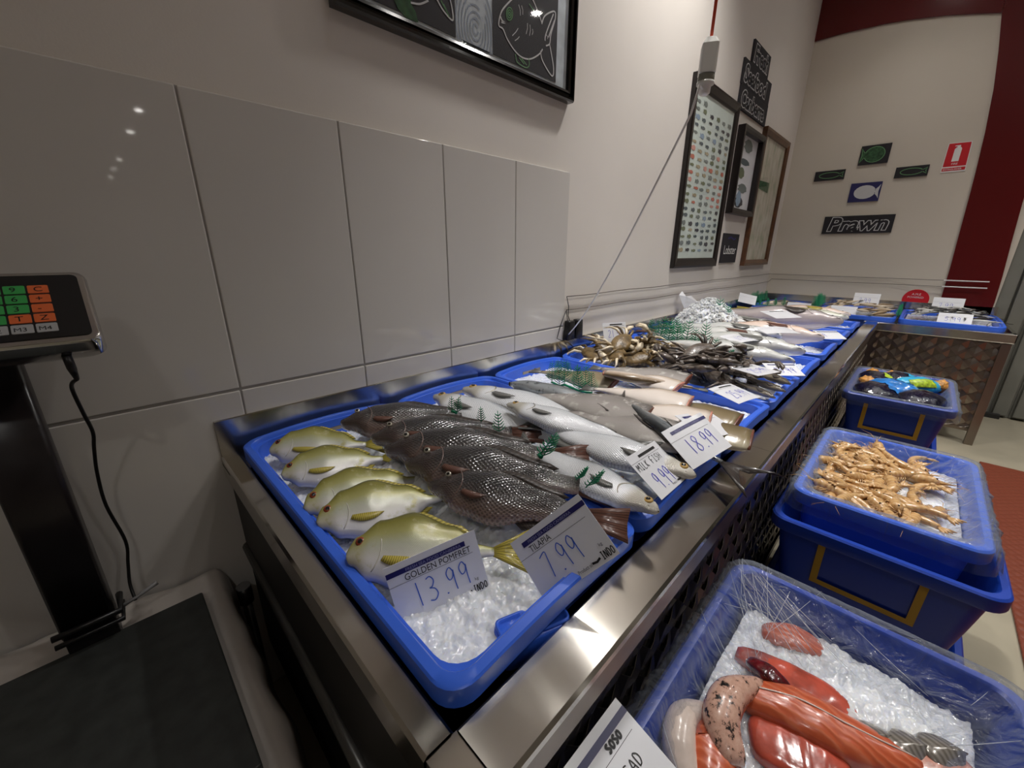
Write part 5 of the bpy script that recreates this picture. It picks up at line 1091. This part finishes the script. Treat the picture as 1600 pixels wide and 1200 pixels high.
def liner(x0, x1, y0, y1, zt, depth, label, seed, inward, hang=.05, amp=.008, corner=False, creases=40):
    cx, cy, hx, hy = (x0 + x1) / 2, (y0 + y1) / 2, (x1 - x0) / 2, (y1 - y0) / 2; rings = []
    prof = [(-.012, -hang), (-.010, -hang * .5), (-.008, -.005), (-.003, .006), (.012, .008), (.022, .004), (.03, -.012)] + [(.03 + (inward - .03) * (t / 8) ** 1.2, -.012 - (depth - .012) * (t / 8)) for t in range(1, 9)]
    for i, (d, dz) in enumerate(prof):
        ring = rrect(cx, cy, hx - d, hy - d, .045, zt + dz, 10); n = len(ring); out = []
        full = []
        for k in range(n):
            a, b = ring[k], ring[(k + 1) % n]; dd = math.dist(a, b); m_ = max(1, int(dd / .008)) if dd > .012 else 1
            for q in range(m_): full.append((k + q / m_, tuple(a[c] + (b[c] - a[c]) * q / m_ for c in range(3))))
        rings.append(full)
    base = rings[4]; N = len(base); R2 = []
    for i, (d, dz) in enumerate(prof):
        # resample every ring with the parameters of the base ring
        ring = rrect(cx, cy, hx - d, hy - d, .045, zt + dz, 10); row = []
        for t, _ in base:
            k = int(t); u = t - k; a, b = ring[k % len(ring)], ring[(k + 1) % len(ring)]; p = [a[c] + (b[c] - a[c]) * u for c in range(3)]
            w = amp * (.4 if 2 < i < 6 else 1); ph = vnoise((p[0], p[1], 0), 9, seed) * 3
            nz = vnoise((p[0] * 1, p[1] * 1, p[2] * .3), 38, seed) * 1.0 + .6 * vnoise((p[0], p[1], p[2] * .3), 90, seed + 3)
            dx, dy = (cx - p[0]) / hx, (cy - p[1]) / hy; l = math.hypot(dx, dy) + 1e-6
            if i > 5:
                rd = vnoise((t * .9, 0, 0), 1.3, seed) + .6 * vnoise((t * 3.1, 0, 0), 1.1, seed + 5); nz = .45 * nz + 1.1 * abs(rd) * math.sin(PI * (i - 5) / (len(prof) - 4)) * 1.6
            s = -abs(nz) if i < 3 else abs(nz)
            row.append((p[0] + dx / l * w * s, p[1] + dy / l * w * s, p[2] + (w * .4 * nz if i > 5 else w * .25 * abs(nz))))
        R2.append(row)
    if corner:
        kx, ky = x1, y1
        for i in range(6, len(prof)):
            f_ = (i - 5) / (len(prof) - 6); row = []
            for p in R2[i]:
                g = math.exp(-((p[0] - kx) ** 2 + (p[1] - ky) ** 2) / .16 ** 2) * f_; row.append((p[0] + (cx - p[0]) * g * .55, p[1] + (cy - p[1]) * g * .45, p[2] + g * .035))
            R2[i] = row
    mb = MB(); mb.loft(R2, c0=False, c1=False); rn = random.Random(seed)
    for k in range(creases):
        if corner and k % 3:
            tt = min(range(N), key=lambda q: math.dist(R2[5][q][:2], (x1 - .03, y1 - .03))); j0 = (tt + int(rn.gauss(0, 7))) % N
        else: j0 = rn.randrange(N)
        dj = rn.uniform(-1.6, 1.6) * (2 if corner else 1); i0 = rn.choice((2, 3, 5, 6)); i1 = min(len(prof) - 1, i0 + rn.randrange(3, 10))
        pa, pb = Vector(R2[i0][j0]), Vector(R2[i1][int(j0 + dj * (i1 - i0)) % N]); pts = [tuple(pa.lerp(pb, q / 5) + Vector((0, 0, .002 - .004 * math.sin(PI * q / 5)))) for q in range(6)]
        if len(pts) > 2: mb.tube(pts, [.0002] + [rn.uniform(.0002, .00055)] * (len(pts) - 2) + [.0002], 4, 1)
    o = mb.build('bag_liner', ['film', 'film_crease'], smooth=True); tag(o, label, 'plastic bag'); return o
# prawn tub
tub(1.13, 1.80, -.27, .155, .515, .27, 'blue tub with a yellow mark, carrying the lined prawn tray', tape=True)
tub(1.13, 1.80, -.27, .150, .245, .24, 'lower blue tub, darkened for shade, underneath the prawn stack', m='blue_shaded')
tub(1.19, 1.755, -.235, .13, .575, .11, 'shallow blue tray lined with clear plastic, full of prawns', m='blue', taper=.012)
liner(1.19, 1.755, -.235, .13, .576, .042, 'clear plastic liner over the rim of the prawn tray', 3, .062, amp=.011)
ice_bed(1.225, 1.72, -.20, .095, .522, 'white ice sheet under the prawns', 31, 0, amp=.005)
def prawn(label, curl, seed):
    r = root('prawn', label, 'prawn', (0, 0, 0), group='raw prawns in the lined tray'); rn = random.Random(seed); L = .115; pts = []; a = 0; p = Vector((0, 0, 0))
    for i in range(19):
        pts.append(p.copy()); t = i / 18; a += curl * (.04 if t < .35 else .16); p = p + Vector((math.cos(a), -math.sin(a), 0)) * L / 18
    c = sum(pts, Vector()) / len(pts); pts = [q - c for q in pts]
    def rad(i): t = i / 18; b = .0125 * (1 - .75 * max(0, t - .3)) if t > .12 else .004 + .0095 * (t / .12) ** .6; return b * (1.012 if (i % 3 == 0 and t > .35) else 1)
    MB().tube(pts[:8], [rad(i) for i in range(8)], 10).build('carapace', 'prawn', r, True, False)
    MB().tube(pts[6:], [rad(i) * 1.02 for i in range(6, 19)], 10).build('abdomen', 'prawn', r, True, False)
    d = (pts[-1] - pts[-3]).normalized(); s = Vector((-d.y, d.x, 0)); mb = MB()
    for k in (-1, -.35, .35, 1): mb.tube([pts[-1] - d * .003, pts[-1] + d * .014 + s * .007 * k, pts[-1] + d * .024 + s * .014 * k], [.002, .0042, .001], 6)
    mb.build('tail_fan', 'prawn', r, True, False)
    f = (pts[0] - pts[2]).normalized()
    MB().tube([pts[0], pts[0] + f * .014 + Vector((0, .002, .001)), pts[0] + f * .026 + Vector((0, .005, .002))], [.003, .002, .0004], 6).build('rostrum', 'prawn', r, True, False)
    MB().ball(pts[1] + Vector((0, .002, .009)), .0024, 6).build('eye', 'eye_black', r, True, False)
    mb = MB()
    for k in range(5): q = pts[3 + k]; mb.tube([q + Vector((0, -.006, 0)), q + Vector((-.006, -.016, .002)), q + Vector((-.014, -.022, -.003))], [.0016, .0012, .0004], 5)
    mb.build('leg_cluster', 'prawn', r, True, False)
    mb = MB(); 
    for k in (-1, 1): mb.tube([pts[0], pts[0] + f * .03 + Vector((0, .012 * k, .006)), pts[0] + f * .05 + Vector((0, .03 * k, .0))], [.0008, .0006, .0003], 4)
    mb.build('antennae', 'prawn', r, True, False); return r
pr = [prawn('raw tan prawn in the heap inside the clear lined tray', .75, 1), prawn('raw tan prawn in the heap inside the clear lined tray', .35, 2), prawn('raw tan prawn in the heap inside the clear lined tray', 1.05, 3)]
rnd = random.Random(21); used = [0, 0, 0]
for i in range(72):
    u = rnd.random(); x = 1.26 + .43 * u; yc = .03 - .10 * (1 - u) * 0 - .05; y = yc + rnd.uniform(-.115, .105) * (.75 + .3 * math.sin(u * 3)); 
    k = i % 3; z = .536 + (i / 72) * .024 + rnd.uniform(0, .004); rot = (rnd.uniform(-.35, .35), rnd.uniform(-.25, .25), rnd.uniform(0, 6.28))
    if not used[k]: pr[k].location = (x, y, z); pr[k].rotation_euler = rot; used[k] = 1
    else: dup(pr[k], (x, y, z), rot, rnd.uniform(.9, 1.2))
# mussel tub
tub(2.33, 2.93, -.215, .16, .565, .26, 'blue tub with a yellow mark holding netted bags of mussels, near the corner', tape=True)
tub(2.33, 2.93, -.215, .155, .30, .29, 'lower blue tub, darkened for shade, underneath the mussel tub', m='blue_shaded')
liner(2.33, 2.93, -.215, .16, .566, .06, 'clear plastic liner over the rim of the mussel tub', 9, .05)
def mussel_bag(c, rx, ry, rz, rot, label, m, lm, net):
    r = root('mussel_bag', label, 'bag of mussels', c, (0, .0, rot)); F_ = lambda p: p * (1 + .1 * noise.noise(p * 28 + Vector(c)) + .05 * noise.noise(p * 80))
    MB().ball((0, 0, 0), (rx, ry, rz), 30, f=F_).build('bag', m, r, True, False)
    mb = MB(); n = 10; rings = []
    for i in range(n + 1):
        row = []
        for j in range(n + 1):
            a = -.5 + 1.0 * i / n; b = .25 + .9 * j / n; p = Vector((rx * math.sin(a), -ry * math.cos(a) * math.cos(b), rz * math.sin(b) * math.cos(a))); row.append(F_(p) * 1.03)
        rings.append(row)
    mb.loft(rings, c0=False, c1=False, closed=False)
    if lm: o = mb.build('label', lm, r, True, False); sd = o.modifiers.new('s', 'SOLIDIFY'); sd.thickness = .001
    if net: MB().ball((rx * .95, 0, .01), (.035, .03, .03), 16, f=lambda p: p * (1 + .35 * noise.noise(p * 60))).build('net_end', net, r, True, False)
    return r
mussel_bag((2.46, .05, .545), .10, .085, .055, .3, 'black netted mussel bag with glints, at the left of the mussel tub', 'mussel_bag', 'label_blue', None)
mussel_bag((2.47, -.10, .545), .11, .085, .05, -.4, 'black netted mussel bag with a pale blue edge, at the right of the mussel tub', 'mussel_bag', None, None)
mussel_bag((2.58, -.005, .55), .11, .06, .05, 1.2, 'mussel bag wrapped in a big blue label in the middle of the tub', 'label_blue', 'label_blue', 'net_orange')
mussel_bag((2.72, .07, .55), .10, .07, .045, .2, 'mussel bag with orange netting at the back left of the tub', 'mussel_bag', 'lime', 'net_orange')
mussel_bag((2.70, -.08, .555), .11, .05, .05, -.9, 'mussel bag with a cyan label and orange net end at the back right', 'label_cyan', 'lime', 'net_orange')
mussel_bag((2.82, -.01, .54), .06, .08, .05, .4, 'mussel bag with purple sheen at the far side of the tub', 'mussel_bag', 'label_cyan', 'net_orange')
# salmon tub
tub(.20, .825, -.245, .150, .565, .28, 'blue tub nearest the camera holding salmon pieces under clear plastic')
tub(.20, .825, -.245, .145, .28, .27, 'lower blue tub, darkened for shade, underneath the salmon tub', m='blue_shaded')
liner(.20, .825, -.245, .150, .567, .055, 'crinkled clear plastic bag lining the salmon tub', 14, .115, amp=.012, corner=True, creases=60)
ice_bed(.255, .78, -.195, .105, .495, 'crushed ice behind the salmon pieces', 41, 0, [(.68, -.09, .13, .03), (.58, .05, .1, .02), (.45, -.1, .15, -.01)], amp=.008, fine=True)
def slab(name, label, pts, ws, hs, m, parts=(), twist=0, arch=0):
    P = [Vector(p) for p in pts]; n = 18; C = []; Wd = []; Hh = []
    for i in range(n + 1):
        t = i / n * (len(P) - 1); k = min(int(t), len(P) - 2); u = t - k; p0, p1, p2, p3 = P[max(k - 1, 0)], P[k], P[k + 1], P[min(k + 2, len(P) - 1)]
        ws = ws; C.append(.5 * (2 * p1 + (p2 - p0) * u + (2 * p0 - 5 * p1 + 4 * p2 - p3) * u * u + (3 * p1 - p0 - 3 * p2 + p3) * u ** 3)); Wd.append(1.12 * (ws[k] + (ws[k + 1] - ws[k]) * u)); Hh.append(hs[k] + (hs[k + 1] - hs[k]) * u)
    r = root(name, label, 'salmon piece', C[n // 2]); rings = []; skin = []; line = []
    for i in range(n + 1):
        d = (C[min(i + 1, n)] - C[max(i - 1, 0)]).normalized(); s = Vector((-d.y, d.x, 0)).normalized(); tw = twist * (i / n - .5); up = s.cross(d) * -1
        up = Vector((0, 0, 1)) if abs(d.z) < .8 else Vector((d.x, d.y, 0)).normalized() * -1
        s2 = s * math.cos(tw) + up * math.sin(tw); u2 = up * math.cos(tw) - s * math.sin(tw); e = math.sin(PI * min(1, max(.0, (i + .35) / (n + .7)))) ** .25
        g = lambda a, b: C[i] + s2 * Wd[i] * e * a + u2 * (Hh[i] * e * b - arch * a * a)
        k = 20; rings.append([g(math.copysign(abs(math.cos(2 * PI * j / k)) ** .5, math.cos(2 * PI * j / k)), math.copysign(abs(math.sin(2 * PI * j / k)) ** .5, math.sin(2 * PI * j / k)) * (1 + .05 * math.sin(i * 1.7 + j))) for j in range(k)])
        skin.append([g(math.cos(2 * PI * j / 12) * 1.03, -.25 + .75 * min(.0, math.sin(2 * PI * j / 12))) for j in range(12)]); line.append(g(.05, 1.02))
    MB().loft(rings).build('flesh', m, r, True)
    for kind, mm in parts:
        if kind == 'skin': MB().loft(skin).build('skin', mm, r, True)
        if kind == 'line': MB().tube(line[1:-1], [.0012] * (n - 1), 6).build('bone_line', mm, r, True)
    return r
A = lambda px, py, z=.50: at(px, py, z + .026)
slab('salmon_fillet', 'long orange salmon back with a pale line, running to the lower right', [A(1150, 1075, .505), A(1240, 1105, .51), A(1330, 1150, .505), A(1440, 1195, .50)], [.024, .034, .032, .022], [.014, .018, .016, .010], 'salmon', (('line', 'pale_flesh'),), arch=.012)
slab('salmon_collar', 'curved salmon collar with black-speckled pale skin in the middle of the tub', [A(1190, 1065, .515), A(1145, 1078, .525), A(1128, 1120, .525), A(1150, 1195, .51)], [.012, .020, .022, .022], [.010, .014, .014, .012], 'speckled', (('skin', 'salmon'),), arch=.008)
slab('salmon_collar', 'rounded salmon collar with pink rim at the left of the tub', [A(1110, 1105, .50), A(1070, 1115, .51), A(1062, 1160, .51), A(1080, 1230, .50)], [.012, .018, .020, .02], [.010, .014, .014, .012], 'pale_flesh', (('skin', 'speckled'),), arch=.008)
slab('salmon_piece', 'deep orange salmon slab between the two collars', [A(1085, 1140, .495), A(1110, 1160, .50), A(1110, 1230, .50)], [.022, .03, .03], [.016, .018, .016], 'salmon', arch=.01)
slab('salmon_piece', 'broad glossy red salmon piece at the bottom middle of the tub', [A(1170, 1150, .485), A(1250, 1175, .488), A(1330, 1215, .486)], [.03, .045, .04], [.014, .018, .014], 'salmon_red')
slab('salmon_piece', 'orange salmon piece at the back of the tub, half buried in ice', [A(1190, 985, .48), A(1240, 998, .488), A(1285, 1015, .48)], [.018, .024, .02], [.010, .013, .010], 'salmon')
slab('salmon_offcut', 'dark red bloodline offcut lying on the salmon', [A(1168, 1030, .505), A(1200, 1052, .512), A(1235, 1080, .505)], [.010, .013, .011], [.007, .009, .007], 'maroon')
slab('salmon_piece', 'red salmon piece just right of the dark offcut', [A(1150, 1020, .49), A(1215, 1055, .492), A(1290, 1100, .49), A(1340, 1145, .488)], [.020, .026, .030, .024], [.012, .014, .014, .010], 'salmon_red')
for k, (x, y, lb) in enumerate(((1365, 1150, 'grey scaly salmon skin piece, left of three by the ice'), (1425, 1165, 'grey scaly salmon skin piece, middle of three by the ice'), (1478, 1172, 'grey scaly salmon skin piece, right of three by the ice'))):
    slab('salmon_skin_piece', lb, [A(x - 22, y - 25, .50), A(x, y, .508), A(x + 18, y + 30, .498)], [.020, .025, .024], [.003, .004, .003], 'grey_skin', arch=.003)
slab('salmon_tail_piece', 'pink salmon tail end with dark skin under the grey pieces', [A(1380, 1190, .49), A(1460, 1200, .492), A(1520, 1205, .488)], [.016, .02, .016], [.010, .012, .01], 'pink_flesh', (('skin', 'grey_skin'),))
# ------------------------------------------------------------------ floor mat
o = bevel(MB().box((.3, -2.2, 0), (3.45, -.465, .012)).build('floor_mat', 'mat_rubber'), .004); tag(o, 'rust brown studded rubber mat on the floor beside the tubs', 'mat')
#@@NEXT
